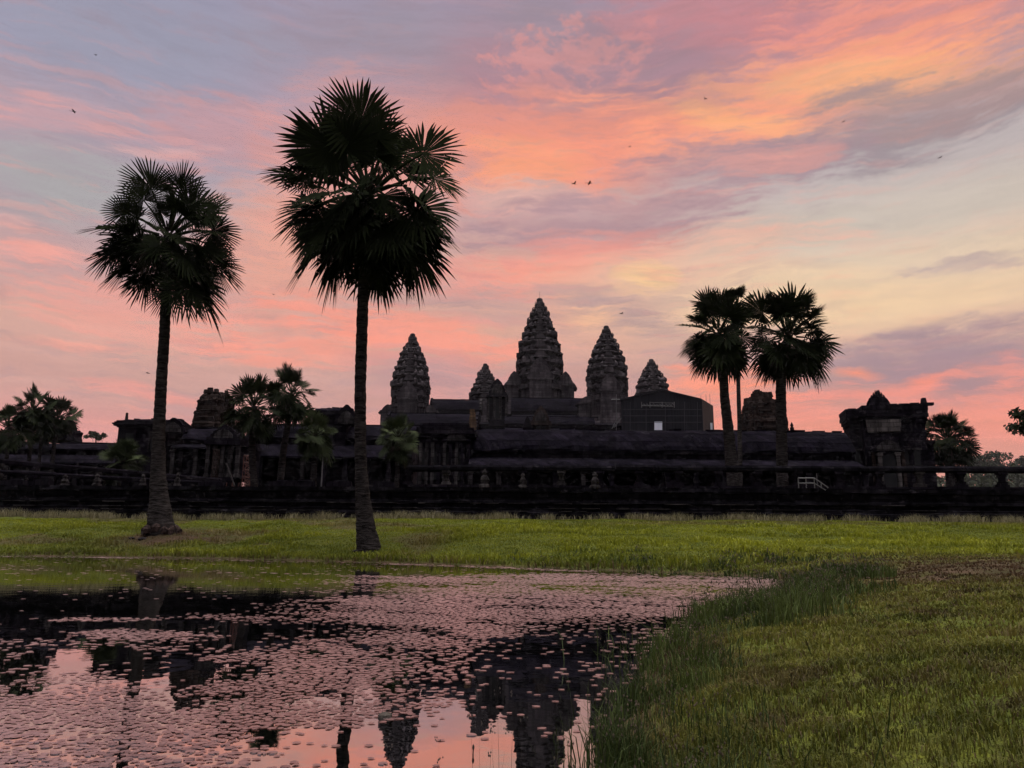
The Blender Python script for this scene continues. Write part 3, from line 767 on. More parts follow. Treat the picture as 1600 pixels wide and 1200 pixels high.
def gallery(label, pxa, pxb, Y, zs, depth=4.5, half=2.5, step=2.4, mat=M_DARK, roof=M_ROOF, name='temple_gallery', crest=True, pillars=True, ends=False, pil_mat=None):
    """zs: base, half-roof eave, half-roof top, main eave, ridge"""
    xa, xb = (hx(pxa, Y), hx(pxb, Y)) if pxa is not None else pxb
    z0, ze, zt, zc, zr = zs
    root = empty(name, ((xa + xb) / 2, Y, z0), label, 'temple building')
    L_ = xb - xa; nx = max(4, int(L_ / 1.6))
    # plinth
    m = MB(); pl = .22 * (ze - z0)
    m.extrude_x([(Y - .5, z0 - .2), (Y + half + depth, z0 - .2), (Y + half + depth, z0 + pl), (Y - .15, z0 + pl), (Y - .2, z0 + pl * .7), (Y - .35, z0 + pl * .65), (Y - .35, z0 + pl * .3), (Y - .5, z0 + pl * .25)], xa - .3, xb + .3, nx, .02); m.build('plinth', M_RUIN, root)
    # back wall and clerestory
    m = MB(); m.extrude_x([(Y + half, z0 + pl - .05), (Y + half + depth - .1, z0 + pl - .05), (Y + half + depth - .1, zc + .05), (Y + half, zc + .05)], xa, xb, nx, .015); m.build('wall', mat, root)
    m = MB(); k_ = max(3, int(L_ / 1.0))
    for k in range(k_):
        x = xa + L_ * (k + .5) / k_
        if random.random() < .8: m.box((x, Y + half - .05, (zt + zc) / 2), (.16, .16, (zc - zt) * .9))
    m.extrude_x([(Y + half - .22, zc - .22), (Y + half, zc - .22), (Y + half, zc), (Y + half - .3, zc)], xa, xb, nx, .02)
    m.build('clerestory', mat, root)
    # half roof
    m = MB()
    pts = [(Y - .35, ze - .12), (Y - .35, ze + .08)] + [(Y - .25 + (half + .2) * math.sin(t * math.pi / 2) ** 1.25, ze + .12 + (zt - ze - .12) * math.sin(t * math.pi / 2) ** .8) for t in (.2, .4, .6, .8, 1)] + [(Y + half - .02, ze - .12)]
    m.extrude_x(pts, xa - .2, xb + .2, nx, .025); m.build('half_roof', roof, root)
    # main vault
    m = MB(); yc = Y + half + depth / 2; hw = depth / 2 + .3
    arc = [(-1.0, 0), (-1.0, .06), (-.93, .22), (-.78, .45), (-.56, .68), (-.32, .86), (-.12, .97), (0, 1.0)]
    pts = [(yc + a * hw, zc + b * (zr - zc)) for a, b in arc] + [(yc - a * hw, zc + b * (zr - zc)) for a, b in arc[-2::-1]]
    m.extrude_x(pts, xa - .3, xb + .3, nx, .075); rf = m.build('roof', roof, root)
    if crest:
        m = MB(); x = xa
        while x < xb:
            w = random.uniform(.5, 2.2)
            if random.random() < .72 or L_ < 24: m.box((x + w / 2, yc, zr + .06), (w, .3, random.uniform(.12, .26)))
            x += w + (random.choice((0, 0, .1, .8)) if L_ > 24 else -.02)
        m.build('ridge_crest', roof, rf)
    if pillars:
        n = max(2, int(L_ / step)); pm = pil_mat or mat
        for k in range(n + 1):
            x = xa + L_ * k / n; m = MB()
            m.box((x, Y + .05, (z0 + pl + ze) / 2), (.42, .42, ze - z0 - pl)); m.box((x, Y + .05, ze - .25), (.6, .56, .22)); m.box((x, Y + .05, z0 + pl + .15), (.56, .54, .3))
            m.build('pillar', pm if random.random() < .7 else M_PALE, root)
        m = MB(); m.box(((xa + xb) / 2, Y + half + .02 - .06, (z0 + pl + ze) / 2), (L_, .1, ze - z0 - pl)); m.build('inner_wall', mat, root)
    if ends:
        for x, s_ in ((xa - .3, -1), (xb + .3, 1)):
            f_ = flame(0, zc - .3, depth * 1.1, (zr - zc) * 1.25); n = len(f_); m2 = MB()
            m2.add([(x, yc + a, b) for a, b in f_] + [(x - s_ * .5, yc + a, b) for a, b in f_], [tuple(range(n)), tuple(range(2 * n - 1, n - 1, -1))] + [((i + 1) % n, i, i + n, (i + 1) % n + n) for i in range(n)])
            m2.build('gable', M_PALE if random.random() < .4 else mat, root)
    return root
def zz(pys, D, px=1000): return [hz(p, D, px) for p in pys]
DG = 72.0
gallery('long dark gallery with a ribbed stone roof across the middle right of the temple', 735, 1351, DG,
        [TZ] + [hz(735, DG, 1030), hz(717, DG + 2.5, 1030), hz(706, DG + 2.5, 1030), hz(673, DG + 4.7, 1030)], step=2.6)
# upper-level base and roofs behind it
def stepped_base():
    xa, xb = hx(598, 156), hx(1006, 156)
    root = empty('temple_platform', ((xa + xb) / 2, 156, hz(700, 156)), 'steep dark stepped platform carrying the five towers', 'temple base')
    z0, z1 = hz(716, 156), hz(663, 156)
    for k in range(3):
        m = MB(); za = z0 + (z1 - z0) * k / 3; zb = z0 + (z1 - z0) * (k + 1) / 3; o_ = 3.2 * (2 - k)
        m.extrude_x([(153 - o_, za), (210, za), (210, zb), (153.3 - o_, zb), (152.6 - o_, zb - .5), (153.2 - o_, zb - .9), (153.1 - o_, za + .8), (152.6 - o_, za + .5)], xa - o_, xb + o_, 40, .08)
        m.build('tier', M_DARK, root)
stepped_base()
gallery('upper roofed gallery joining the left front tower to the small rear tower', 668, 748, 160, zz([668, 652, 645, 640, 621], 162, 700), 5, 2.5, 3.2, ends=True)
gallery('dark upper gallery roof between the central tower and the right front tower', 800, 922, 158, zz([672, 655, 648, 643, 618], 160, 860), 6, 2.5, 3.0)
gallery('lower roof in front of the left front tower with a row of small windows', 598, 742, 142, zz([700, 684, 672, 664, 640], 143, 680), 6, 3, 3.2, ends=True)
gallery('low dark roof on the second level below the central tower', 790, 930, 140, zz([690, 676, 668, 662, 648], 141, 860), 4, 2, 3.0, crest=True)

def porch_house(label, px, D, halfw, py_top, py_eave, py_foot, ncol=4, mat=M_TOWER, depth=5.0, colmat=M_PALE):
    """gabled porch on free columns seen from the front"""
    cx = hx(px, D, py_eave); zt, ze, zf = (hz(q, D, px) for q in (py_top, py_eave, py_foot)); w = halfw * 2 * mpp(D)
    root = empty('gabled_porch', (cx, D, zf), label, 'temple porch')
    m = MB(); m.box((cx, D + depth / 2 + .8, (zf + ze) / 2), (w * .9, depth, ze - zf)); m.build('hall', mat, root)
    m = MB(); m.box((cx, D + .6, (zf + ze) / 2 - .1), (w * .42, .5, (ze - zf) * .86)); m.build('doorway', M_VOID, root)
    m = MB(); m.box((cx, D + depth / 2 - .2, ze + .12), (w * 1.08, depth + .6, .42)); m.box((cx, D + depth / 2 - .2, ze + .5), (w * 1.0, depth + .4, .35)); m.build('entablature', mat, root)
    m = MB(); f_ = flame(cx, ze + .5, w * .74, (zt - ze) * .80)
    m.prism(f_, D + .5, D + depth); m.build('roof', M_ROOF, root)
    pediment(root, cx, D - .3, ze + .5, w * .8, (zt - ze), mat, .8, colmat)
    for k in range(ncol):
        x = cx - w * .45 + w * .9 * k / (ncol - 1); m = MB()
        m.box((x, D, (zf + ze) / 2), (w * .11, w * .10, ze - zf)); m.box((x, D, ze - .12), (w * .15, w * .14, .25)); m.box((x, D, zf + .15), (w * .15, w * .14, .3))
        m.build('column', colmat, root)
    m = MB()
    for k in range(4): m.box((cx, D - .4 - .45 * k, zf - .2 - .35 * k), (w * (.7 + .05 * k), .5, .36))
    m.build('stairs', mat, root)
    return root
porch_house('pale gabled porch on columns below the small rear tower', 777, 150, 16, 596, 620, 656, 4, M_DARK)
pp = porch_house('small stone gable standing in front of the central tower base', 845, 132, 16, 639, 664, 677, 3, M_RUIN)
porch_house('narrow ruined gable left of the central stone gable', 824, 131, 6, 655, 668, 677, 2, M_DARK, 2.0, M_DARK)
# ruined wall stub, orange light painted into its stone colour
def ruin_stub(label, px, D, py_top, py_foot, hw, mat, n=7, name='ruined_wall'):
    cx = hx(px, D, py_foot); z0, z1 = hz(py_foot, D, px), hz(py_top, D, px); w = hw * 2 * mpp(D); m = MB()
    for k in range(n):
        za, zb = z0 + (z1 - z0) * k / n, z0 + (z1 - z0) * (k + 1) / n
        ww = w * (1 - .55 * (k / n) ** 1.5) * random.uniform(.86, 1.1)
        m.box((cx + random.uniform(-.08, .08) * w, D, (za + zb) / 2), (ww, w * .8, zb - za - .01), random.uniform(-.06, .06), 0, random.uniform(.9, 1))
    o = m.build(name, mat, None, (cx, D, z0)); tag(o, label, 'ruin'); return o
ruin_stub('stone wall stub coloured as if lit orange, warmer than the dark roofs around it', 738, 128, 640, 682, 7, M_WARM, 8)

# ruined towers
def ruin_tower(label, px, D, py_top, py_foot, hw, tiers, mat=M_RUIN, lop=0.0):
    cx = hx(px, D, py_foot); z0, z1 = hz(py_foot, D, px), hz(py_top, D, px); R = hw * mpp(D)
    root = empty('ruined_tower', (cx, D, z0), label, 'ruined tower')
    for k, (t0, t1, ra, rb, ox) in enumerate(tiers):
        m = MB(); za, zb = z0 + (z1 - z0) * t0, z0 + (z1 - z0) * t1; h = zb - za
        m.loft([redent(R * q, cx + ox * R, D, za + h * f, R * .035) for q, f in ((ra, 0), (ra, .3), (ra * .95, .36), ((ra + rb) / 2, .7), (rb * 1.05, .78), (rb * 1.06, .9), (rb * .97, 1.0))])
        for j in range(9):
            a = random.uniform(0, 2 * math.pi); rr = R * (ra + rb) / 2 * .9
            s_ = R * random.uniform(.10, .2)
            m.box((cx + ox * R + math.cos(a) * rr, D + math.sin(a) * rr, zb - random.uniform(-.3, .7) * s_), (s_ * 1.6, s_ * 1.6, s_ * 1.5), random.uniform(0, 1), random.uniform(-.15, .15), .8)
        m.build('tier', mat, root)
    return root
ruin_tower('rounded dark ruined tower stump behind the right palms', 1190, 100, 615, 676, 34, [(0, .28, 1.0, .94, .14), (.28, .52, .88, .80, 0), (.52, .76, .78, .64, -.04), (.76, .92, .60, .40, -.02), (.92, 1.0, .34, .16, 0)])
ruin_tower('broken grey-brown tower stump behind the paired palms', 331, 96, 615, 700, 30, [(0, .45, 1.06, 1.0, 0), (.45, .66, 1.0, .92, 0), (.66, .86, .9, .86, .04), (.86, 1.0, .82, .6, .06)])
ruin_tower('low ruined tower half hidden by the palms at the far left', 92, 100, 657, 690, 30, [(0, .5, 1.0, .95, 0), (.5, 1.0, .8, .6, -.1)], M_DARK)

# gatehouse on the right
def gatehouse():
    D = 76.0; X = lambda px, d=D: hx(px, d, 680)
    Z = lambda py, d=D: hz(py, d, 1383)
    root = empty('gatehouse', (X(1383), D, TZ), 'dark block-like stone gatehouse with a pointed crest and a doorway on the right', 'gatehouse')
    for nm, a, b, yt in (('left_wing', 1335, 1368, 636), ('right_wing', 1396, 1446, 631)):
        m = MB(); xa, xb = X(a), X(b)
        m.box(((xa + xb) / 2, D + 2.5, (TZ + Z(662)) / 2), (xb - xa, 3, Z(662) - TZ))
        m.box(((xa + xb) / 2, D + 2.5, TZ + .5), (xb - xa + .5, 3.6, 1.0)); m.box(((xa + xb) / 2, D + 2.5, TZ + 1.2), (xb - xa + .25, 3.3, .45))
        m.build('wing', M_DARK, root)
        m = MB()
        for k, (q, e) in enumerate(((662, .08), (657, .2), (651, .32), (645, .28), (641, .32))):
            zt = Z(q - 5.5 if k < 4 else yt); m.box(((xa + xb) / 2, D + 2.5, (Z(q) + zt) / 2), (xb - xa + 2 * e, 3 + 2 * e, zt - Z(q) - .01 + .02 * (k % 2)), random.uniform(-.004, .004))
        xq = xa
        while xq < xb: 
            w = random.uniform(.5, 1.3); m.box((xq + w / 2, D + 1.2, Z(yt) + .03), (w, .7, random.uniform(.1, .28))); xq += w + random.choice((0, .15))
        m.build('cornice', M_DARK, root)
        for px in ((a + b) / 2 - 8, (a + b) / 2 + 9):
            m = MB(); m.box((X(px), D + .98, Z(714)), (.55, .2, 1.5)); w_ = m.build('window', M_VOID, root)
            f = MB(); f.box((X(px), D + .93, Z(714) + .86), (.9, .25, .2)); f.box((X(px), D + .93, Z(714) - .86), (.9, .25, .2)); f.build('window_frame', M_PALE, w_)
    m = MB(); m.box((X(1449), D + 1.5, Z(627)), (.5, .8, .9), .1, 0, .6); m.build('corner_stone', M_DARK, root)
    # central porch
    m = MB(); xa, xb = X(1353), X(1408)
    m.box(((xa + xb) / 2, D + 2.3, (TZ + Z(655)) / 2), (xb - xa, 4.6, Z(655) - TZ)); m.build('porch', M_DARK, root)
    m = MB()
    for k, (q0, q1, e) in enumerate(((655, 651, .2), (651, 646, .35), (646, 641, .25), (641, 633, .05))):
        m.box(((xa + xb) / 2, D + 2.3, (Z(q0) + Z(q1)) / 2), (xb - xa + 2 * e, 4.6 + 2 * e, Z(q1) - Z(q0) + .01 * k))
    m.build('porch_cornice', M_DARK, root)
    m = MB(); cxx, zb_, hh = X(1380), Z(635), Z(609) - Z(635)
    for k, (w, f) in enumerate(((2.2, 0), (2.0, .17), (1.7, .34), (1.3, .50), (.85, .66), (.45, .80))):
        m.box((cxx, D + 1.0, zb_ + hh * (f + .085)), (w * .92, 1.1 - .12 * k, hh * .18), 0, 0, .94)
        for q in range(5):
            t = (q - 2) / 2.2
            m.box((cxx + t * w * .5, D + .75 + .06 * abs(q - 2), zb_ + hh * (f + .17)), (w * .17, .34, hh * random.uniform(.16, .24)), 0, -t * .12, .35)
    m.box((cxx, D + 1.0, zb_ + hh * .95), (.2, .3, hh * .14), 0, 0, .3)
    m.build('crest', M_DARK, root)
    m = MB(); m.prism([(X(1358), Z(676)), (X(1405), Z(675)), (X(1407), Z(656)), (X(1356), Z(656))], D - .28, D + .1); m.build('lintel_panel', M_LIGHTER, root)
    pd = pediment(root, X(1384), D - .45, Z(706), 3.0, Z(680) - Z(706), M_DARK, .5, M_PALE)
    m = MB(); m.box((X(1384), D - .2, (TZ + 1.0 + Z(711)) / 2), (1.2, .4, Z(711) - TZ - 1.0)); d = m.build('doorway', M_VOID, root)
    for s_ in (-1, 1):
        m = MB(); m.box((X(1384) + s_ * .82, D - .32, (TZ + 1 + Z(709)) / 2), (.34, .5, Z(709) - TZ - 1)); m.box((X(1384) + s_ * .82, D - .34, Z(709) - .1), (.5, .6, .3)); m.build('door_jamb', M_LIGHTER, root)
        m = MB(); m.box((X(1384) + s_ * 1.35, D - .12, (TZ + 1 + Z(700)) / 2), (.3, .4, Z(700) - TZ - 1)); m.build('pilaster', M_RUIN, root)
    m = MB()
    for k in range(4): m.box((X(1384), D - .6 - .4 * k, TZ + .85 - .22 * k), (2.6 + .2 * k, .5, .24))
    m.build('stairs', M_DARK, root)
    # annex on the far right end
    m = MB(); m.box((X(1453), D + 5, (TZ + Z(690)) / 2), (.8, 6, Z(690) - TZ)); m.box((X(1453), D + 5, Z(688)), (1.1, 6.3, .35)); m.build('annex', M_DARK, root)
    return root
gatehouse().rotation_euler = (0, 0, math.radians(-13))
m = MB(); _x = hx(1242, 76.7); _z = hz(671, 76.7, 1242); m.lathe((_x, 76.7), [(.22, _z - .1), (.2, _z + .2), (.1, _z + .25), (.18, _z + .4), (.02, _z + .75)], 7)
tag(m.build('roof_finial', M_DARK, None, (_x, 76.7, _z)), 'single small pointed finial on the long gallery ridge left of the gatehouse', 'finial')

# buildings on the left
DL = 82.0
gallery('low dark gallery running from the far left behind the palms', -60, 300, 88, [TZ] + zz([724, 708, 700, 687], 88, 120), 4, 2, 2.6)
gallery('columned gallery behind the small palms left of the tall palm', 372, 640, 84, [TZ] + zz([716, 692, 684, 657], 85, 500), 5, 2.6, 2.2, pil_mat=M_DARK)
def block_hall(label, pxa, pxb, D, py_roof, py_cornice, depth=7, mat=M_DARK, gable=None):
    xa, xb = hx(pxa, D, 680), hx(pxb, D, 680); pm = (pxa + pxb) / 2
    zr, zc = hz(py_roof, D, pm), hz(py_cornice, D, pm)
    root = empty('temple_hall', ((xa + xb) / 2, D, TZ), label, 'temple building')
    m = MB(); m.box(((xa + xb) / 2, D + depth / 2, (TZ + zc) / 2), (xb - xa, depth, zc - TZ)); m.build('wall', mat, root)
    m = MB(); n = 5
    for k in range(n):
        e = (.15, .4, .5, .35, .2)[k]; z0 = zc + (zr - zc) * k / n * .6; m.box(((xa + xb) / 2, D + depth / 2, z0 + (zr - zc) * .06), (xb - xa + 2 * e, depth + 2 * e, (zr - zc) * .125), random.uniform(-.01, .01))
    m.build('cornice', mat, root)
    m = MB(); yc = D + depth / 2; zq = zc + (zr - zc) * .6
    m.extrude_x([(yc - depth * .48, zq), (yc + depth * .48, zq), (yc + depth * .36, zr - .25), (yc + .5, zr), (yc - .5, zr), (yc - depth * .36, zr - .25)], xa, xb, 10, .08); rf = m.build('roof', M_ROOF, root)
    m = MB(); x = xa
    while x < xb - .3: w = random.uniform(.4, 1.2); m.box((x + w / 2, yc, zr + random.uniform(-.05, .12)), (w, .8, random.uniform(.1, .5)), 0, random.uniform(-.06, .06)); x += w * 1.1
    m.build('ridge_crest', M_ROOF, rf)
    if gable:
        for px in gable:
            pediment(root, hx(px, D, 680), D - .5, zc - .6, 2.6, (zr - zc) * 1.3, mat, .6, M_PALE)
    n = int((xb - xa) / 2.2)
    for k in range(n):
        m = MB(); x = xa + (xb - xa) * (k + .5) / n; m.box((x, D - .02, zc - 1.6), (.8, .1, 1.9)); w_ = m.build('window', M_VOID, root)
        f = MB(); f.box((x - .55, D - .04, zc - 1.6), (.2, .16, 2.1)); f.box((x + .55, D - .04, zc - 1.6), (.2, .16, 2.1)); f.box((x, D - .04, zc - .5), (1.4, .18, .2)); f.build('window_frame', M_PALE if k % 2 else mat, w_)
    return root
block_hall('raised dark hall with a ragged broken roof left of the left palm trunk', 184, 262, DL, 650, 668, 7, M_DARK, gable=(272,))
block_hall('dark hall with a broken sloping roof between the paired palms and the tall palm', 488, 540, DL + 4, 632, 656, 7, M_DARK, gable=(541,))
ruin_stub('single small stone post standing on the ragged left roof', 197, 84, 645, 662, 2.2, M_RUIN, 3, 'roof_stone')
porch_house('dark columned porch with a curved gable left of the paired palms', 350, 76, 26, 672, 694, 746, 5, M_DARK, 6, M_PALE)
gallery('sloping dark roof on pale columns right of the left palm trunk', 268, 340, 80, [TZ] + zz([700, 690, 684, 660], 80, 300), 5, 2.4, 1.9, pil_mat=M_PALE)
# corner pavilion next to the long gallery
def corner_pavilion():
    D = 74.0; xa, xb = hx(652, D), hx(736, D); Z = lambda py: hz(py, D, 690)
    root = empty('corner_pavilion', ((xa + xb) / 2, D, TZ), 'corner pavilion with pale pilasters at the left end of the long gallery', 'temple building')
    m = MB(); m.box(((xa + xb) / 2, D + 4, (TZ + Z(684)) / 2), (xb - xa, 8, Z(684) - TZ)); m.build('wall', M_DARK, root)
    m = MB()
    for q0, q1, e in ((684, 679, .35), (679, 674, .5), (674, 668, .2), (668, 660, -.3)): m.box(((xa + xb) / 2, D + 4, (Z(q0) + Z(q1)) / 2), (xb - xa + 2 * e, 8 + 2 * e, Z(q1) - Z(q0)))
    m.build('cornice', M_DARK, root)
    for k in range(9):
        x = xa + (xb - xa) * (k + .5) / 9; m = MB(); h = Z(692) - TZ - 1.6
        m.box((x, D - .1, TZ + 1.6 + h / 2), (.3, .3, h)); m.build('pilaster', M_PALE if k in (0, 1, 2, 4, 6) else M_DARK, root)
        if k < 8 and k % 2 == 0:
            m = MB(); m.box((x + (xb - xa) / 18, D - .03, TZ + 2 + h * .4), (.45, .1, h * .62)); m.build('window', M_VOID, root)
    m = MB(); m.box(((xa + xb) / 2, D - .3, TZ + .8), (xb - xa + 1.2, 1.2, 1.6)); m.build('plinth', M_DARK, root)
    pediment(root, hx(712, D), D - .35, Z(690), 2.6, Z(668) - Z(690), M_DARK, .6, M_PALE)
corner_pavilion()

# netted works shed
def shed():
    A, B, C_ = at(971, 672, 150), at(1099, 674, 139), at(1116, 674, 152)
    zf = hz(690, 145, 1040); zA, zB, zC = hz(625, 150, 971), hz(624, 139, 1099), hz(635, 152, 1116)
    P = at(1032, 612, 146); zP = P.z
    root = empty('works_shed', (B.x, B.y, zf), 'dark netted works shed with a low pitched roof beside the right front tower', 'shed')
    Q = Vector((A.x, A.y, 0)); t = (P.x - A.x) / (B.x - A.x); Py = A.y + (B.y - A.y) * t
    D_ = Vector((A.x + (C_.x - B.x), A.y + (C_.y - B.y), 0)); back = Vector((C_.x - B.x, C_.y - B.y, 0))
    m = MB(); m.add([(A.x, A.y, zf), (B.x, B.y, zf), (B.x, B.y, zB), (P.x, Py, zP - .1), (A.x, A.y, zA)], [(0, 1, 2, 3, 4)]); m.build('front_wall', M_NET, root)
    m = MB(); m.add([(B.x, B.y, zf), (C_.x, C_.y, zf), (C_.x, C_.y, zC), (B.x, B.y, zB)], [(0, 1, 2, 3)]); m.add([(A.x, A.y, zf), (D_.x, D_.y, zf), (D_.x, D_.y, zA), (A.x, A.y, zA)], [(3, 2, 1, 0)]); m.add([(D_.x, D_.y, zf), (C_.x, C_.y, zf), (C_.x, C_.y, zC), (D_.x, D_.y, zA)], [(3, 2, 1, 0)]); m.build('side_wall', M_NET, root)
    fw = Vector((B.x - A.x, B.y - A.y, 0)).normalized(); nn = Vector((fw.y, -fw.x, 0)) * .35
    m = MB(); bx, by = back.x, back.y; e = .12
    for (p, q) in (((A.x, A.y, zA), (P.x, Py, zP)), ((P.x, Py, zP), (B.x, B.y, zB))):
        p = Vector(p); q = Vector(q); b_ = Vector((bx, by, 0))
        top = [p + nn, q + nn, q + b_ - Vector((0, 0, (q.z - zC) if q.z == zB else 0)), p + b_]
        m.add([v + Vector((0, 0, e)) for v in top] + [v - Vector((0, 0, e)) for v in top], [(0, 1, 2, 3), (7, 6, 5, 4), (0, 4, 5, 1), (1, 5, 6, 2), (2, 6, 7, 3), (3, 7, 4, 0)])
    m.build('roof', M_NET, root)
    def on_front(px, py, out=.12):
        # point on the front wall plane seen at a pixel
        d = ray(px, py); n = nn.normalized(); k = (Vector((A.x, A.y, 0)) - Vector((0, 0, H))).dot(n) / d.dot(n)
        return Vector((0, 0, H)) + d * k + n * out
    a_, b_, c_, d_ = on_front(1023, 672), on_front(1035, 672), on_front(1035, 659), on_front(1023, 659)
    m = MB(); nb = nn.normalized() * -.08; q = [a_, b_, c_, d_]; m.add(q + [v + nb for v in q], [(0, 1, 2, 3), (7, 6, 5, 4), (0, 4, 5, 1), (1, 5, 6, 2), (2, 6, 7, 3), (3, 7, 4, 0)]); m.build('notice_board', M_WHITE, root)
    m = MB()
    m.tube([on_front(1003, 634), on_front(1052, 635)], .08, 5); m.tube([on_front(1016, 629), on_front(1054, 630)], .05, 5)
    for px in (1003, 1016, 1035, 1054): m.tube([on_front(px, 628), on_front(px, 637)], .07, 5)
    for px in range(1004, 1052, 5): m.tube([on_front(px, 634), on_front(px + 2.5, 631 + random.uniform(-1, 2)), on_front(px + 5, 634)], .05, 4)
    m.build('scaffold_rail', M_METAL, root)
    m = MB()
    for px in (985, 1010, 1040, 1070, 1090):
        m.tube([on_front(px, 676), on_front(px, 628)], .05, 4)
    for py in (640, 650, 660): m.tube([on_front(974, py), on_front(1097, py)], .045, 4)
    m.build('scaffold_frame', M_SEAM, root)
    m = MB(); p = at(1111, 666, 147.5); m.box(p, (.5, .3, 1.3)); m.build('side_opening', M_WHITE, root)
    for px in (1087, 1096, 1104, 1110):
        m = MB(); p = at(px, 640, 146); m.tube([p, p + Vector((0, 0, 2.7 + random.uniform(-.5, .4)))], .035, 4); m.build('scaffold_pole', M_METAL, root)
shed()
# poles leaning at the right front tower
m = MB()
for (a, b) in (((958, 668), (970, 654)), ((956, 670), (966, 650)), ((963, 672), (963, 616)), ((955, 624), (972, 624)), ((960, 668), (972, 652))): m.tube([at(*a, 150), at(*b, 150)], .06, 4)
tag(m.build('scaffold_poles', M_METAL, None, at(962, 672, 150)), 'thin pale scaffold poles leaning between the right front tower and the shed', 'scaffolding')

# left works: red frames, lattice scaffold, lamp post
def lattice(label, px, D, py_foot, py_top, hw, mat):
    c = at(px, py_foot, D); zt = hz(py_top, D, px); w = hw * mpp(D); m = MB()
    zf = TZ
    for sx_ in (-1, 1):
        for sy_ in (-1, 1): m.tube([(c.x + sx_ * w, D + sy_ * w, zf), (c.x + sx_ * w, D + sy_ * w, zt)], .04, 5)
    n = 6
    for k in range(n):
        za, zb = zf + (zt - zf) * k / n, zf + (zt - zf) * (k + 1) / n
        for sy_ in (-1, 1):
            m.tube([(c.x - w, D + sy_ * w, za), (c.x + w, D + sy_ * w, zb)], .025, 4); m.tube([(c.x + w, D + sy_ * w, za), (c.x - w, D + sy_ * w, zb)], .025, 4); m.tube([(c.x - w, D + sy_ * w, zb), (c.x + w, D + sy_ * w, zb)], .03, 4)
    o = m.build('scaffold_tower', mat, None, (c.x, D, zf)); tag(o, label, 'scaffolding')
lattice('narrow reddish lattice scaffold left of the paired palm trunks', 386, 66, 758, 712, 6, M_RED)
lattice('pale lattice scaffold standing inside the dark columned porch', 334, 74, 756, 703, 3.5, M_RUIN)
m = MB()
for k in range(7):
    a = at(340 + k * 4, 752 - k * .6, 60 + k * .4); b = at(366 + k * 5, 757 - (k % 3) * 3, 60 + k * .4); m.tube([(a.x, a.y, TZ + .15 + .12 * k), (b.x, b.y, TZ + .1 + .1 * ((k * 3) % 7))], .045, 5)
for px in (343, 352, 361, 371): p = at(px, 760, 60); m.tube([(p.x, p.y, TZ), (p.x + .1, p.y, TZ + 1.0)], .04, 5)
tag(m.build('pipe_pile', M_RED, None, (at(355, 760, 60).x, 60, TZ)), 'heap of red steel pipes on the terrace below the columned porch', 'pipes')
m = MB(); a = at(353, 728, 64); b = at(374, 752, 62); m.tube([(a.x, a.y, hz(728, 64)), (b.x, b.y, TZ + .1)], .07, 5)
tag(m.build('timber_prop', M_PALE, None, (b.x, b.y, TZ)), 'pale timber prop leaning beside the red steel pipes', 'timber')
p = at(502, 758, 64); rt = empty('lamp_post', (p.x, 64, TZ), 'slim lamp post with a lantern behind the small palms', 'street lamp')
zt = hz(714, 64, 502); m = MB(); m.tube([(p.x, 64, TZ), (p.x, 64, zt)], [.07, .045], 6); m.box((p.x, 64, TZ + .15), (.25, .25, .3)); m.build('pole', M_METAL, rt)
m = MB(); m.lathe((p.x, 64), [(.08, zt), (.17, zt + .1), (.2, zt + .38), (.24, zt + .4), (.05, zt + .6)], 8); m.build('lantern', M_METAL, rt)
# white handrail below the gatehouse
rt = empty('handrail', (at(1245, 765, 45.6).x, 45.6, TZ), 'white painted metal handrail with steps on the terrace left of the gatehouse', 'handrail')
def hp(px, py): return at(px, py, 45.6)
m = MB()
for py in (747, 755): m.tube([hp(1247, py), hp(1272, py)], .032, 5)
m.tube([hp(1272, 747), hp(1294, 762)], .032, 5); m.tube([hp(1272, 755), hp(1290, 766)], .028, 5); m.build('rail', M_METAL, rt)
for px in (1247, 1259, 1272, 1283, 1293):
    m = MB(); t_ = hp(px, 747 if px < 1273 else 747 + (px - 1272) * .7); m.tube([(t_.x, t_.y, TZ), t_], .032, 5); m.build('post', M_METAL, rt)
rt = empty('metal_table_frame', (at(1261, 735, 60).x, 60, TZ), 'thin metal frame standing behind the balustrade above the white handrail', 'frame')
m = MB(); a, b = at(1248, 730, 60), at(1275, 730, 60); m.tube([(a.x, 60, TZ), a, b, (b.x, 60, TZ)], .035, 5); m.build('frame_tube', M_METAL, rt)

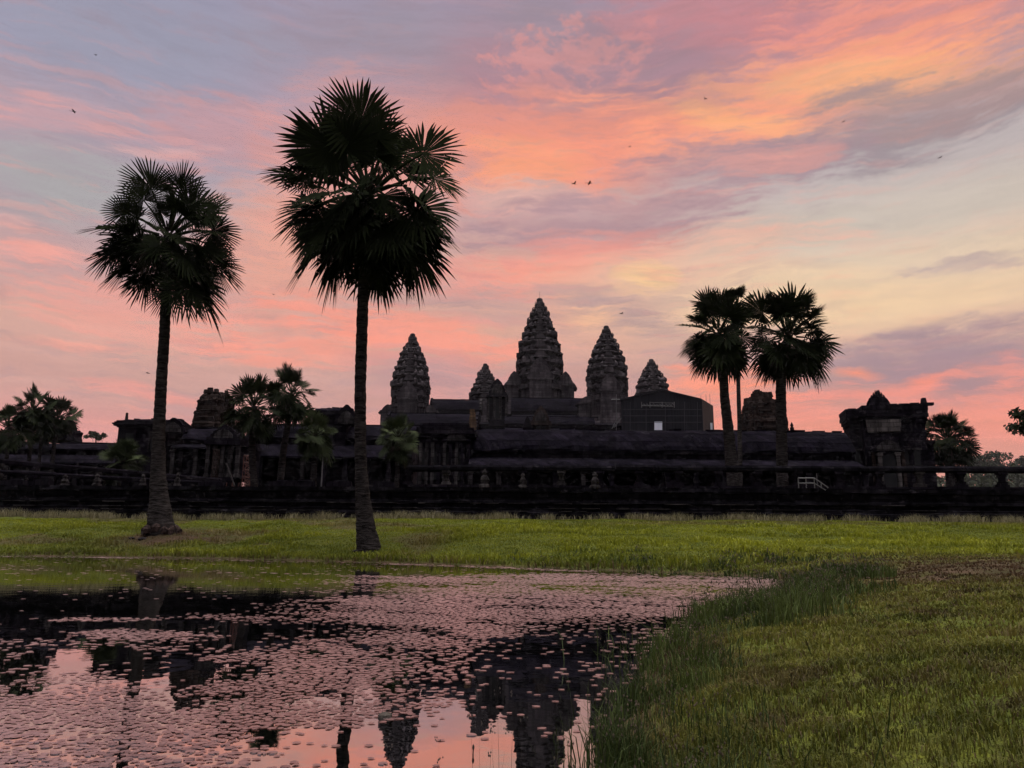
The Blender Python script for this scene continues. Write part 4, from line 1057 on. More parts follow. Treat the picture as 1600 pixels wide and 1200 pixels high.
# ------------------------------------------------------------------ palms
M_ROOT = plain('rooty_earth', (.014, .010, .009), (.085, .06, .052), 5, .95, (1, 1, 1), .02, .8)
def fan_leaf(VV, FF, TT, hub, fwd, nrm, Lf, droop, nseg=38, spread=2.7, tone=.5, cup=.24, dw=1.0, fuse=.64):
    """one palmate fan: folded segments fused for half their length, free pointed tips"""
    fwd = fwd.normalized(); side = fwd.cross(nrm).normalized(); nrm = side.cross(fwd).normalized()
    n0 = len(VV)
    VV.append(tuple(hub)); TT.append(tone * .7)
    dth = 2 * spread / nseg
    for k in range(nseg):
        th = -spread + dth * (k + .5)
        if random.random() < .045: continue
        Ls = Lf * (.80 + .20 * math.cos(th * .55)) * random.uniform(.84, 1.07)
        rb = fuse * Ls * random.uniform(.8, 1.15)
        tone_s = min(1, max(0, tone + random.uniform(-.25, .25)))
        bend = random.uniform(-.03, .03)
        def P(r, a, lift=0.0):
            d = fwd * math.cos(a) + side * math.sin(a)
            q = r / Lf
            p = hub + d * r + nrm * (cup * r * (abs(math.sin(a * .5)) ** 1.2) + lift)
            p = p - Vector((0, 0, 1)) * (droop * Lf * q * q * (1 + .3 * (bend * 30)))
            return tuple(p)
        i = len(VV)
        hw = dth * .5
        VV += [P(rb, th - hw), P(rb, th, .03 * Lf), P(rb, th + hw), P(Ls * .84, th - hw * .42 * dw + bend), P(Ls * .84, th + hw * .42 * dw + bend), P(Ls, th + bend * 1.6)]
        TT += [tone_s] * 6
        FF[0] += [(n0, i, i + 1), (n0, i + 1, i + 2), (i + 3, i + 5, i + 4)]
        FF[1] += [(i, i + 3, i + 4, i + 2)]
def stalk(VV, FF, TT, p0, p1, p2, r, tone):
    n0 = len(VV); pts = [p0, p0 * .25 + p1 * .5 + p2 * .25, p2]
    for q, p in enumerate(pts):
        t = (pts[min(q + 1, 2)] - pts[max(q - 1, 0)]).normalized(); a = t.orthogonal().normalized(); b = t.cross(a); rr = r * (1.5, 1.0, .7)[q]
        for k in range(4): VV.append(tuple(p + (a * math.cos(k * math.pi / 2) + b * math.sin(k * math.pi / 2)) * rr)); TT.append(tone)
    for q in range(2):
        for k in range(4):
            j = (k + 1) % 4; FF[1].append((n0 + q * 4 + k, n0 + q * 4 + j, n0 + q * 4 + 4 + j, n0 + q * 4 + 4 + k))
def crown_mesh(heart, R, leaves, nseg, tall=1.0, petiole_r=.035, face=False):
    """leaves: (azimuth, elevation, reach, fan share, droop, tone)"""
    VV, FF, TT = [], [[], []], []
    for (az, el, reach, share, droop, tone) in leaves:
        d = Vector((math.cos(az) * math.cos(el), math.sin(az) * math.cos(el), math.sin(el) * tall))
        hl = R * reach * (1 - share); Lf = R * reach * share
        hub = heart + d * hl - Vector((0, 0, droop * .22 * hl))
        up = Vector((0, 0, 1))
        nrm = (up - d * d.dot(up)); nrm = nrm.normalized() if nrm.length > .05 else Vector((-math.cos(az), -math.sin(az), 0))
        # blades twist about the stalk so that fans show their face from many sides
        if face and el > .35:                       # upright young fans of these two palms open towards the pond
            nrm = Vector((random.uniform(-.5, .5), -1, .3)); nrm = (nrm - d * d.dot(nrm)).normalized()
            if random.random() < .3: nrm = Matrix.Rotation(random.uniform(-.9, .9), 3, d.normalized()) @ nrm
        else: nrm = Matrix.Rotation(random.uniform(-.9, .9), 3, d.normalized()) @ nrm
        sag = Vector((random.uniform(-.35, .35), random.uniform(-.35, .35), random.uniform(-.30, .12)))
        if el > .5: sag = sag * .4
        fwd = (d - up * droop * .55 + sag).normalized()
        stalk(VV, FF, TT, heart + d * .12 * R - up * .05, heart + d * hl * .6 + up * .06 * hl, hub, petiole_r, .6)
        fan_leaf(VV, FF, TT, hub, fwd, nrm, Lf * random.uniform(.80, 1.04), droop * random.uniform(.3, .75), nseg, random.choice((1.8, 2.2, 2.4, 2.5, 2.7)), tone, fuse=.64 if nseg != 40 else .5)
    return VV, FF, TT
def ragged(L, seed, drop):
    r = random.Random(seed); return [(a, e + r.uniform(-.08, .08), q * r.uniform(.84, 1.06), s * r.uniform(.88, 1.12), d, t) for (a, e, q, s, d, t) in L if r.random() > drop * (1 if e > .1 else .15)]
def default_leaves(n_top=9, n_mid=7, n_low=22, seed=1, share=.47, gap=0.0):
    r = random.Random(seed); out = []
    for k in range(n_top):
        az = k * 2.4 + r.uniform(-.3, .3) + seed; el = math.radians(r.uniform(42, 82)); out.append((az, el, r.uniform(.88, 1.04), share * r.uniform(.9, 1.05), .10, r.uniform(.3, .8)))
    for k in range(n_mid):
        az = k * 2 * math.pi / max(1, n_mid) + r.uniform(-.3, .3); el = math.radians(r.uniform(10, 36)); out.append((az, el, r.uniform(.85, 1.02), share * r.uniform(.82, 1.0), .25, r.uniform(.3, .7)))
    for k in range(n_low):
        az = k * 2.4 + r.uniform(-.3, .3); el = math.radians(r.uniform(-66, 4)); out.append((az, el, r.uniform(.80, 1.02), share * r.uniform(.95, 1.15), r.uniform(.35, .75), r.uniform(.1, .5)))
    return ragged(out, seed, .12)
def palm(label, D, trunk, heart_px, Rpx, leaves, nseg=30, group=None, base_z=None, flare=True, tall=1.0, cat='palm tree', dry=6, bark=M_BARK, frond=M_FROND, face=False):
    """trunk: (px, py, half width px) from foot to top"""
    pts = [at(px, py, D) for px, py, _ in trunk]; rad = [w * mpp(D) for _, _, w in trunk]
    heart = at(*heart_px, D)
    if base_z is not None: pts[0] = Vector((pts[0].x, D, base_z))
    base = pts[0].copy()
    root = empty('palm_tree', base, label, cat, group)
    pts = pts + [heart]; rad = rad + [rad[-1] * .8]
    # resample into ringed segments
    segL = max(.12, .16 * mpp(D) * 20); P2, R2 = [], []
    for i in range(len(pts) - 1):
        n = max(2, int((pts[i + 1] - pts[i]).length / segL))
        for k in range(n):
            t = k / n; P2.append(pts[i].lerp(pts[i + 1], t)); R2.append((rad[i] * (1 - t) + rad[i + 1] * t) * random.uniform(.94, 1.05))
    P2.append(pts[-1]); R2.append(rad[-1])
    P2.insert(0, P2[0] - Vector((0, 0, .35))); R2.insert(0, R2[0] * (1.12 if flare else 1))
    m = MB(); m.tube(P2, R2, 12 if D < 45 else 8); m.build('trunk', bark, root, smooth=True)
    R = Rpx * mpp(D)
    VV, FF, TT = crown_mesh(heart, R, leaves, nseg, tall, .034 * R / 3.2 + .012, face)
    mesh_object('crown', VV, [np.array(FF[0], np.int32), np.array(FF[1], np.int32)], frond, root, attrs={'tone': TT})
    # dry hanging leaves and old leaf bases close to the trunk
    VV, FF, TT = [], [[], []], []; r = random
    for k in range(dry):
        az = r.uniform(0, 2 * math.pi); d = Vector((math.cos(az), math.sin(az), -.35)).normalized()
        hub = heart + d * R * r.uniform(.12, .32) - Vector((0, 0, R * r.uniform(.05, .3)))
        stalk(VV, FF, TT, heart - Vector((0, 0, .1 * R)), heart * .5 + hub * .5 + d * .1, hub, .03, .4)
        fan_leaf(VV, FF, TT, hub, (d - Vector((0, 0, 1.3))).normalized(), d, R * r.uniform(.22, .34), .5, max(14, nseg // 2), 1.4, r.uniform(.2, .8), .3)
    for k in range(26):
        az = r.uniform(0, 2 * math.pi); a = r.uniform(-.16, .10) * R; d = Vector((math.cos(az), math.sin(az), .9)).normalized()
        p = heart + Vector((0, 0, a)); stalk(VV, FF, TT, p, p + d * R * .07, p + d * R * r.uniform(.10, .17), .05 * R / 3.5, r.uniform(0, .6))
    if VV: mesh_object('dry_skirt', VV, [np.array(FF[0], np.int32), np.array(FF[1], np.int32)], M_DRY, root, attrs={'tone': TT})
    return root
def lv(ang, el_like, reach, share, droop, tone, depth=0.0):
    """a leaf aimed by how it looks from the lawn: ang = degrees clockwise from straight up, depth = share pointing towards (-) or away (+)"""
    a = math.radians(ang); v = Vector((math.sin(a), depth, math.cos(a))).normalized()
    return (math.atan2(v.y, v.x), math.asin(v.z), reach, share, droop, tone)
r_ = random.Random(42)
main = []
for ang, dep, reach, sh in [(-46, -.2, 1.02, .50), (44, .1, 1.04, .50), (-36, -.25, 1.06, .50), (-24, .5, 1.0, .48), (-6, -.1, 1.12, .50), (2, .5, 1.08, .48), (10, -.2, 1.02, .46), (-20, .2, 1.08, .48), (24, .3, 1.10, .46), (-28, -.3, .94, .46), (32, -.1, .94, .44), (27, -.2, 1.02, .50), (38, .5, .98, .48), (12, .1, .88, .46),
                          (56, -.15, 1.04, .42), (64, .3, 1.06, .42), (-58, -.3, .84, .30), (-66, .2, .98, .36), (-70, -.1, 1.08, .38), (40, -.9, .36, .4)]:
    main.append(lv(ang, 0, reach, sh, .12 + .004 * abs(ang), r_.uniform(.3, .8), dep))
for ang, dep, reach, sh in [(186, -.7, 1.0, .46), (172, .5, 1.0, .46), (-140, -.8, 1.04, .48), (140, -.8, 1.04, .48), (-118, .9, 1.0, .5), (118, .9, 1.0, .5), (-90, -.9, .95, .5), (90, -.9, .95, .5), (-156, -.9, 1.02, .48), (158, .8, 1.0, .46), (-96, -.2, 1.05, .46), (-100, .4, 1.0, .48), (-108, -.5, .98, .48), (-112, .1, 1.08, .46), (-122, -.3, 1.05, .46), (-126, .5, 1.02, .46), (-134, -.1, 1.08, .46), (-146, .3, 1.05, .44),
                          (-150, -.5, 1.0, .46), (-160, .1, .95, .42), (180, -.9, 1.0, .5), (170, -1.6, .95, .5), (-170, -2.6, .9, .5), (150, -1.4, .95, .48), (-150, -1.4, .95, .48), (120, -1.5, .95, .48), (-120, -1.5, .95, .48),
                          (96, -.2, 1.02, .46), (94, .4, 1.0, .46), (104, -.6, 1.0, .48), (110, .1, 1.06, .46), (120, -.3, 1.05, .46), (126, .5, 1.02, .46), (134, -.1, 1.06, .46), (144, .3, 1.05, .44),
                          (152, -.5, 1.0, .46), (162, .1, .95, .42), (150, 1.4, .95, .48), (-150, 1.4, .95, .48), (180, 1.0, .95, .48), (110, 1.6, .9, .48), (-110, 1.6, .9, .48), (170, -.3, .88, .4), (-172, .2, .86, .4)]:
    ang = math.copysign(102 + (abs(ang) - 90) * 78 / 90, ang)
    main.append(lv(ang + r_.uniform(-4, 4), 0, reach * .98, sh * .96, r_.uniform(.30, .60), r_.uniform(.1, .55), dep))
DM = on_water(577, 876)[1] + .6
zb = float(ground_z(at(577, 868, DM).x, DM))
palm('tallest fan palm, rooted right at the water edge', DM, [(576, 868, 19.5), (572, 830, 15.5), (568, 790, 12.2), (565, 750, 10.3), (563, 700, 9.2), (563, 600, 9.2), (566, 500, 9.3), (568, 440, 9), (573, 330, 8)],
     (576, 301), 191, ragged(main, 12, .20), 44, 'two tall fan palms on the pond bank', zb, dry=14, tall=1.0, face=True)
left = []
for ang, dep, reach, sh in [(-10, -.9, .62, .44), (24, -.7, .66, .42), (4, .3, .8, .44), (-38, -.2, 1.05, .46), (-48, .4, 1.0, .44), (-18, -.3, 1.02, .46), (-6, .6, .98, .44), (16, -.2, 1.04, .46), (28, .4, 1.0, .46), (38, -.3, 1.05, .44), (62, -.2, 1.02, .46), (54, .5, .95, .42),
                          (-60, -.6, .85, .42), (74, .3, .9, .4), (-84, .1, 1.02, .46), (-82, -.5, 1.0, .48), (84, -.3, 1.0, .46), (92, .2, 1.02, .46)]:
    left.append(lv(ang, 0, reach, sh, .12 + .003 * abs(ang), r_.uniform(.3, .8), dep))
for ang, dep, reach, sh in [(-70, -.9, .8, .5), (66, -.9, .8, .5), (-88, .5, 1.0, .5), (96, .5, 1.0, .5), (-116, -.8, 1.0, .5), (-136, .4, 1.0, .5), (126, -.7, 1.04, .5), (140, -.6, 1.08, .5), (-100, -.6, .95, .5), (-96, -.3, 1.05, .48), (-104, .3, 1.05, .46), (-112, -.4, 1.02, .48), (-122, 0, 1.06, .46), (-136, -.3, 1.16, .44), (-128, .5, 1.0, .46), (-142, .1, .98, .44),
                          (100, -.2, 1.05, .46), (110, .3, 1.05, .46), (118, -.4, 1.04, .48), (128, 0, 1.2, .46), (140, -.2, 1.28, .42), (136, .4, 1.0, .44), (148, -.4, 1.30, .40), (142, .1, 1.36, .36), (150, -.1, 1.24, .38), (134, -.1, 1.24, .40),
                          (180, -1.6, .8, .5), (150, -1.5, .85, .5), (-150, -1.5, .85, .5), (110, -1.6, .85, .5), (-110, -1.6, .85, .5), (180, 1.6, .8, .5), (150, 1.5, .85, .5), (-150, 1.4, .85, .5), (166, -.2, .98, .34), (100, 1.4, .85, .5), (-100, 1.4, .85, .5)]:
    ang = math.copysign(97 + (abs(ang) - 90) * 83 / 90, ang) if abs(ang) > 90 else ang
    left.append(lv(ang + r_.uniform(-4, 4), 0, reach, sh * .92, r_.uniform(.28, .55), r_.uniform(.1, .5), dep))
_lp = palm('tall fan palm on a bare earth mound left of the tallest palm', LPALM.y, [(252, 836, 21), (250, 812, 18.5), (249, 780, 14.5), (247, 750, 11.8), (248, 680, 9.4), (252, 600, 8.5), (257, 520, 8.2), (260, 450, 8)],
     (262, 368), 136, ragged(left, 8, .05), 40, 'two tall fan palms on the pond bank', float(ground_z(LPALM.x, LPALM.y)) - .05, dry=8, tall=1.06, face=True)
_m = MB(); _b = wloc(_lp)                      # mat of old roots and earth round the foot
for k in range(60):
    a = random.uniform(0, 2 * math.pi); q = random.random() ** .7 * .92; sz = random.uniform(.16, .28) * (1.25 - .6 * q)
    gz = float(ground_z(_b.x + q * math.cos(a), _b.y + q * math.sin(a)))
    zc_ = max(gz, _b.z + .62 * (1 - q / 1.0)) if q < 1.0 else gz
    _m.lathe((_b.x + q * math.cos(a), _b.y + q * math.sin(a)), [(sz * .8, zc_ - .25), (sz, zc_ - .02), (sz * .7, zc_ + sz * .45), (sz * .2, zc_ + sz * .7)], 7, .22)
_m.build('root_mass', M_ROOT, _lp)
G2 = 'fan palms on the terrace right of the towers'
palm('fan palm with a slanting trunk and open left side, left of the right-hand palm pair', 52, [(1146, 745, 10), (1139, 680, 9), (1132, 620, 7.5), (1130, 575, 7)], (1122, 520), 84, default_leaves(10, 8, 26, 3), 26, G2, TZ)
palm('slender pole-like fan palm with a small crown above its two neighbours', 60, [(1156, 745, 3.6), (1155, 650, 3.4), (1152, 540, 3.2), (1151, 490, 3)], (1151, 476), 40, default_leaves(10, 5, 10, 9), 22, G2, TZ, dry=2)
palm('broad dense fan palm with thick straight trunk in front of the ruined stump', 53, [(1221, 745, 9.5), (1221, 680, 9), (1220, 610, 8.5), (1221, 585, 8.5)], (1232, 524), 94, default_leaves(13, 10, 36, 5), 30, G2, TZ, dry=10)
G3 = 'fan palms in front of the left temple buildings'
palm('left one of two overlapping fan palms beside the broken tower stump', 60, [(400, 758, 6), (394, 720, 5.5), (394, 680, 5)], (397, 634), 64, default_leaves(10, 9, 22, 12), 24, G3, TZ, dry=4, frond=M_FROND_MID)
palm('taller right one of two overlapping fan palms beside the broken tower stump', 62, [(437, 758, 6), (442, 710, 5.5), (450, 660, 5)], (456, 616), 56, default_leaves(10, 9, 20, 14), 24, G3, TZ, dry=6, frond=M_FROND_MID)
palm('small round fan palm between the overlapping pair and the tallest trunk', 58, [(489, 760, 5.5), (491, 725, 5), (492, 705, 4.5)], (492, 682), 43, default_leaves(14, 14, 30, 17, .44), 40, G3, TZ, dry=3, frond=M_FROND_GREEN)
palm('small round fan palm just right of the tall trunk below the left front tower', 58, [(620, 760, 4), (621, 730, 3.6), (622, 710, 3.4)], (622, 684), 44, default_leaves(14, 14, 32, 19, .44), 40, G3, TZ, dry=3, frond=M_FROND_GREEN)
G4 = 'distant fan palms at the left edge'
palm('distant fan palm with the highest crown of the left edge group', 78, [(46, 735, 3.4), (48, 690, 3), (50, 665, 3)], (52, 642), 48, default_leaves(10, 8, 24, 23), 18, G4, TZ, dry=2, frond=M_FROND_MID)
palm('distant fan palm right of the highest one of the left edge group', 80, [(82, 735, 3.2), (85, 690, 3), (88, 670, 3)], (90, 652), 42, default_leaves(10, 8, 22, 29), 18, G4, TZ, dry=2, frond=M_FROND_MID)
palm('low distant fan palm cut by the left edge of the view', 76, [(10, 735, 3.2), (12, 700, 3), (14, 680, 3)], (14, 668), 48, default_leaves(10, 9, 26, 31), 18, G4, TZ, dry=2, frond=M_FROND_MID)
palm('slim trunked distant fan palm behind the highest one of the left edge group', 84, [(62, 735, 2.6), (63, 700, 2.4), (64, 680, 2.2)], (66, 666), 38, default_leaves(9, 8, 18, 37), 18, G4, TZ, dry=1, frond=M_FROND_MID)
palm('low bushy fan palm without a visible trunk left of the left palm trunk', 62, [(192, 752, 6), (192, 735, 5), (192, 725, 5)], (192, 722), 44, default_leaves(16, 14, 10, 41, .5), 40, None, TZ, dry=0, frond=M_FROND_GREEN)
palm('dark fan palm standing behind the right end of the gatehouse', 86, [(1484, 745, 8), (1483, 710, 8), (1482, 700, 8)], (1480, 686), 54, default_leaves(20, 20, 44, 43, .42), 22, None, TZ, dry=3)

# ------------------------------------------------------------------ broad-leaved trees
def leafy(label, px, py_foot, D, crown_c, rx, ry, nclump, nleaf, leaf, base_z=TZ, name='broadleaf_tree', trunk_w=4, seed=0, limbs=7, group=None):
    r = np.random.default_rng(seed + 100); c = at(*crown_c, D); foot = at(px, py_foot, D); foot.z = base_z
    root = empty(name, foot, label, 'tree', group); k_ = mpp(D)
    m = MB(); top = Vector((c.x, c.y, c.z)); tw = trunk_w * k_
    m.tube([foot - Vector((0, 0, .3)), foot.lerp(top, .4) + Vector((.05 * rx * k_, 0, 0)), top], [tw, tw * .7, tw * .3], 7)
    cl = []
    for i in range(nclump):
        d = r.normal(size=3); d /= np.linalg.norm(d); q = r.random() ** .4
        cl.append(np.array([c.x + d[0] * q * rx * k_, c.y + d[1] * q * rx * k_, c.z + d[2] * q * ry * k_]))
    for i in range(limbs):
        e = Vector(cl[i]); s_ = foot.lerp(top, .45 + .45 * r.random()); m.tube([s_, s_.lerp(e, .5) + Vector((0, 0, .05 * ry * k_)), e], [tw * .35, tw * .22, tw * .06], 5)
    m.build('trunk', M_BARKT, root)
    C0 = np.array(cl); cs = C0[r.integers(0, nclump, nleaf)]; n = r.normal(size=(nleaf, 3)); n /= np.linalg.norm(n, axis=1)[:, None]
    rad = rx * k_ * .26; p = cs + n * rad * (r.random((nleaf, 1)) ** .5) * np.array([1, 1, .7])
    u = r.normal(size=(nleaf, 3)); u /= np.linalg.norm(u, axis=1)[:, None]; v = np.cross(u, r.normal(size=(nleaf, 3))); v /= np.linalg.norm(v, axis=1)[:, None] + 1e-9
    L_ = leaf * r.uniform(.6, 1.3, (nleaf, 1))
    V = np.stack([p - u * L_, p + v * L_ * .45, p + u * L_, p - v * L_ * .45], 1).reshape(-1, 3)
    F = np.arange(nleaf * 4, dtype=np.int32).reshape(-1, 4)
    tone = np.repeat(np.clip(r.normal(.5, .25, nleaf), 0, 1), 4)
    mesh_object('crown', V, F, M_LEAF, root, attrs={'tone': tone})
leafy('tree crown reaching in from the right edge above the balustrade', 1640, 745, 60, (1632, 655), 50, 40, 26, 1500, .26, seed=1, trunk_w=6)
leafy('hazy far tree with a domed crown right of the gatehouse palm', 1545, 760, 420, (1545, 722), 34, 17, 34, 2600, .9, 4, seed=2, trunk_w=3, group='hazy far trees on the right')
leafy('hazy far tree at the right edge, beyond the balustrade', 1604, 760, 450, (1606, 728), 24, 13, 24, 1600, .9, 4, seed=3, trunk_w=3, group='hazy far trees on the right')
leafy('thin-crowned far tree showing over the low gallery roof left of the bushy palm', 150, 700, 220, (150, 683), 17, 7, 14, 420, .55, 4, seed=4, trunk_w=2)
def far_woodland():
    r = np.random.default_rng(77); D0 = 380; n = 5200
    x0, x1 = hx(1478, D0), hx(1800, D0); x = r.uniform(x0, x1, n); y = r.uniform(D0 - 20, D0 + 60, n)
    top = np.interp(x, np.linspace(x0, x1, 9), [hz(q, D0, 1560) for q in (741, 738, 733, 736, 731, 735, 732, 736, 730)]) + r.normal(0, .6, n)
    z = 3.5 + (top - 3.5) * r.random(n) ** .55
    p = np.stack([x, y, z], 1); u = r.normal(size=(n, 3)); u /= np.linalg.norm(u, axis=1)[:, None]; v = np.cross(u, r.normal(size=(n, 3))); v /= np.linalg.norm(v, axis=1)[:, None]
    L_ = 1.7 * r.uniform(.6, 1.3, (n, 1))
    V = np.stack([p - u * L_, p + v * L_ * .6, p + u * L_, p - v * L_ * .6], 1).reshape(-1, 3)
    o = mesh_object('far_woodland', V, np.arange(n * 4, dtype=np.int32).reshape(-1, 4), M_LEAF, attrs={'tone': np.repeat(r.random(n), 4)})
    tag(o, 'low hazy belt of distant woodland seen between the balustrade posts at the right', 'woodland', kind='stuff')
far_woodland()

# ------------------------------------------------------------------ grass, sedges, pads
def blades(name, x, y, z, h, w, lean, mat, tone, dry=None, segs=2, label=None, cat='grass'):
    n = len(x); r = rng
    a = r.uniform(0, 2 * np.pi, n); dx, dy = np.cos(a) * w, np.sin(a) * w
    b = r.uniform(0, 2 * np.pi, n); lx, ly = np.cos(b) * lean * h, np.sin(b) * lean * h
    P = np.stack([x, y, z], 1)
    o = lambda ox, oy, oz: P + np.stack([ox, oy, oz], 1)
    zz_ = np.zeros(n)
    if segs == 2:
        V = np.stack([o(-dx, -dy, zz_ - .02), o(dx, dy, zz_ - .02), o(-dx * .7 + lx * .3, -dy * .7 + ly * .3, h * .58), o(dx * .7 + lx * .3, dy * .7 + ly * .3, h * .58), o(lx, ly, h * (1 - .35 * lean))], 1).reshape(-1, 3)
        i = np.arange(n)[:, None] * 5
        F = [np.concatenate([i, i + 1, i + 3, i + 2], 1).astype(np.int32), np.concatenate([i + 2, i + 3, i + 4], 1).astype(np.int32)]; k = 5
    else:
        V = np.stack([o(-dx, -dy, zz_ - .02), o(dx, dy, zz_ - .02), o(lx, ly, h)], 1).reshape(-1, 3)
        F = [np.arange(n * 3, dtype=np.int32).reshape(-1, 3)]; k = 3
    at_ = {'tone': np.repeat(np.clip(tone, 0, 1), k)}
    if dry is not None: at_['dry'] = np.repeat(np.clip(dry, 0, 1), k)
    ob = mesh_object(name, V, F, mat, attrs=at_)
    return tag(ob, label, cat, kind='stuff')
def polar(n, d0, d1, a0, a1, p=1.0):
    t = rng.random(n); d = d0 * (d1 / d0) ** t if p == 1 else d0 + (d1 - d0) * t
    a = rng.uniform(a0, a1, n); return d * np.sin(a), d * np.cos(a)
# bank turf, near and right
x, y = polar(520000, 1.6, 31, math.radians(-8), math.radians(48))
d = pond_dist(x, y); k = d > .10
x, y, d = x[k], y[k], d[k]; k = rng.random(len(x)) < (.35 + .65 * sstep(.35, .55, fbm(x * 1.3, y * 1.3, 41))); x, y, d = x[k], y[k], d[k]
bf = bare_f(x, y); k = (rng.random(len(x)) > bf * .75) & (rng.random(len(x)) > sstep(20, 29, y)); x, y, bf = x[k], y[k], bf[k]
D_ = np.hypot(x, y); z = ground_z(x, y); n = len(x)
pat = fbm(x * .9, y * .9, 51)
blades('bank_grass', x, y, z, rng.uniform(.016, .052, n) * (.7 + .8 * pat) * (1 + D_ * .012), .0022 * np.maximum(1, D_ * .42) * rng.uniform(.7, 1.3, n), rng.uniform(.3, 1.1, n), M_BANK,
       .42 + .9 * (pat - .5) + 1.1 * (fbm(x * 3.1, y * 3.1, 59) - .5) + rng.normal(0, .22, n), np.clip(bf + .8 * (rng.random(n) < .10) + .5 * sstep(.55, .7, fbm(x * 2.4, y * 2.4, 57)), 0, 1), 2, 'short damp turf covering the near bank right of the pond')
# lawn across the water
x = rng.uniform(-34, 36, 420000); y = rng.uniform(19, 48.2, 420000); d = pond_dist(x, y); k = d > .05; x, y, d = x[k], y[k], d[k]
k = (y < wall_y(x) - .5) & (rng.random(len(x)) < sstep(19, 28, y)); x, y, d = x[k], y[k], d[k]
bf = bare_f(x, y); k = rng.random(len(x)) > bf * .8; x, y, d, bf = x[k], y[k], d[k], bf[k]; n = len(x); z = ground_z(x, y)
herb = sstep(.42, .62, fbm(x * .35, y * .8, 61)) ; shore_ = np.exp(-d / 1.4)
hh = (.05 + .20 * sstep(1, 6, wall_y(x) - y) * herb * sstep(.42, .70, fbm(x * 1.3, y * 2.6, 63)) + .16 * shore_) * rng.uniform(.6, 1.3, n)
blades('lawn_grass', x, y, z, hh, .016 * rng.uniform(.6, 1.4, n) * (1 + .8 * herb), rng.uniform(.2, .9, n), M_GRASS, .42 + .5 * (fbm(x * .3, y * .6, 65) - .5) * 2 - .45 * shore_ + rng.normal(0, .18, n) + .9 * (fbm(x * 1.3, y * 2.6, 63) - .5), bf + .25 * (rng.random(n) < .05), 2,
       'bright green lawn and low herbs between the pond and the terrace wall')
# straw grass at the wall foot
n = 15000; x = rng.uniform(-34, 36, n); y = wall_y(x) - .75 - np.abs(rng.normal(0, .28, n)); cl = fbm(x * .9, x * 0, 71); k = rng.random(n) < sstep(.25, .60, cl) + .10; x, y, cl = x[k], y[k], cl[k]; n = len(x)
blades('straw_grass', x, y, ground_z(x, y), rng.uniform(.2, .62, n) * (.5 + .8 * cl), .010 * rng.uniform(.7, 1.4, n), rng.uniform(.1, .9, n), M_STRAW, rng.random(n) * .8, None, 2, 'dry straw-coloured grass along the foot of the terrace wall')
# sedges in the margin
n = 200000; x, y = polar(n, 2.9, 31, math.radians(-14), math.radians(26)); d = pond_dist(x, y); D_ = np.hypot(x, y)
clump = fbm(x * 1.1, y * 1.1, 81); wdt = .34 + .060 * D_
dens = np.exp(-((d - .12 - .03 * D_) / (wdt * np.where(d < .1, .55, .9))) ** 2) * (.08 + sstep(.40, .66, clump)) * 1.15 * np.where((d < -.05) & (D_ < 8), .30, 1) * sstep(2.0, 3.0, D_) * np.where(x < .0, .10, 1)
dens = dens * np.where((D_ > 24) & (x < 4), .2, 1)
dens = dens * np.where((D_ < 7) & (d > .75), .05, 1)
k = rng.random(n) < dens; x, y, d, clump, D_ = x[k], y[k], d[k], clump[k], D_[k]; n = len(x)
z = np.maximum(ground_z(x, y), -.06); hs = rng.uniform(.12, .42, n) * (.34 + 1.0 * sstep(.42, .72, clump)) * np.interp(D_, [3, 6, 10, 16, 30], [1.05, 1.1, .80, .62, .6]) * sstep(-1.2, .0, d + .8)
blades('sedge', x, y, z, hs, .0032 * np.maximum(1, D_ * .22), rng.uniform(.05, .8, n), M_REED, rng.uniform(0, .7, n) + .9 * sstep(.50, .68, fbm(x * 1.7, y * 1.7, 83)), None, 2, 'tall thin sedges growing along the near right margin of the pond', 'sedge')
# seed heads: small upright clusters on bare stems
k = rng.random(n) < .05; sx, sy, sz, sh = x[k], y[k], z[k], hs[k]; VV, FF, TT = [], [], []
def seed_stem(x, y, z, h, s, heads=4):
    lx, ly = random.uniform(-.12, .12) * h, random.uniform(-.12, .12) * h
    b = len(VV); w = s * .22
    VV.extend([(x - w, y, z), (x + w, y, z), (x + lx, y + ly, z + h)]); TT.extend([.2] * 3); FF.append((b, b + 1, b + 2))
    for q in range(heads):
        hx_, hy_, hz_ = x + lx + random.uniform(-1, 1) * s * 2.6, y + ly + random.uniform(-1, 1) * s * 2.6, z + h + random.uniform(-3.2, 1.2) * s
        b = len(VV); VV.extend([(hx_, hy_, hz_ + s * 1.1), (hx_ - s * .5, hy_, hz_), (hx_, hy_ - s * .5, hz_), (hx_ + s * .5, hy_, hz_), (hx_, hy_ + s * .5, hz_), (hx_, hy_, hz_ - s * .9)]); t = random.random(); TT.extend([t] * 6)
        for (i, j) in ((1, 2), (2, 3), (3, 4), (4, 1)): FF.extend([(b, b + i, b + j), (b + 5, b + j, b + i)])
for i in range(len(sx)):
    Dd = math.hypot(sx[i], sy[i]); seed_stem(sx[i], sy[i], sz[i], sh[i] * random.uniform(1.0, 1.3), .009 * max(1, Dd * .16), 3)
o = mesh_object('sedge_seed_heads', VV, FF, M_SEED, attrs={'tone': TT}); tag(o, 'pale seed heads standing over the sedges of the right margin', 'sedge', kind='stuff')
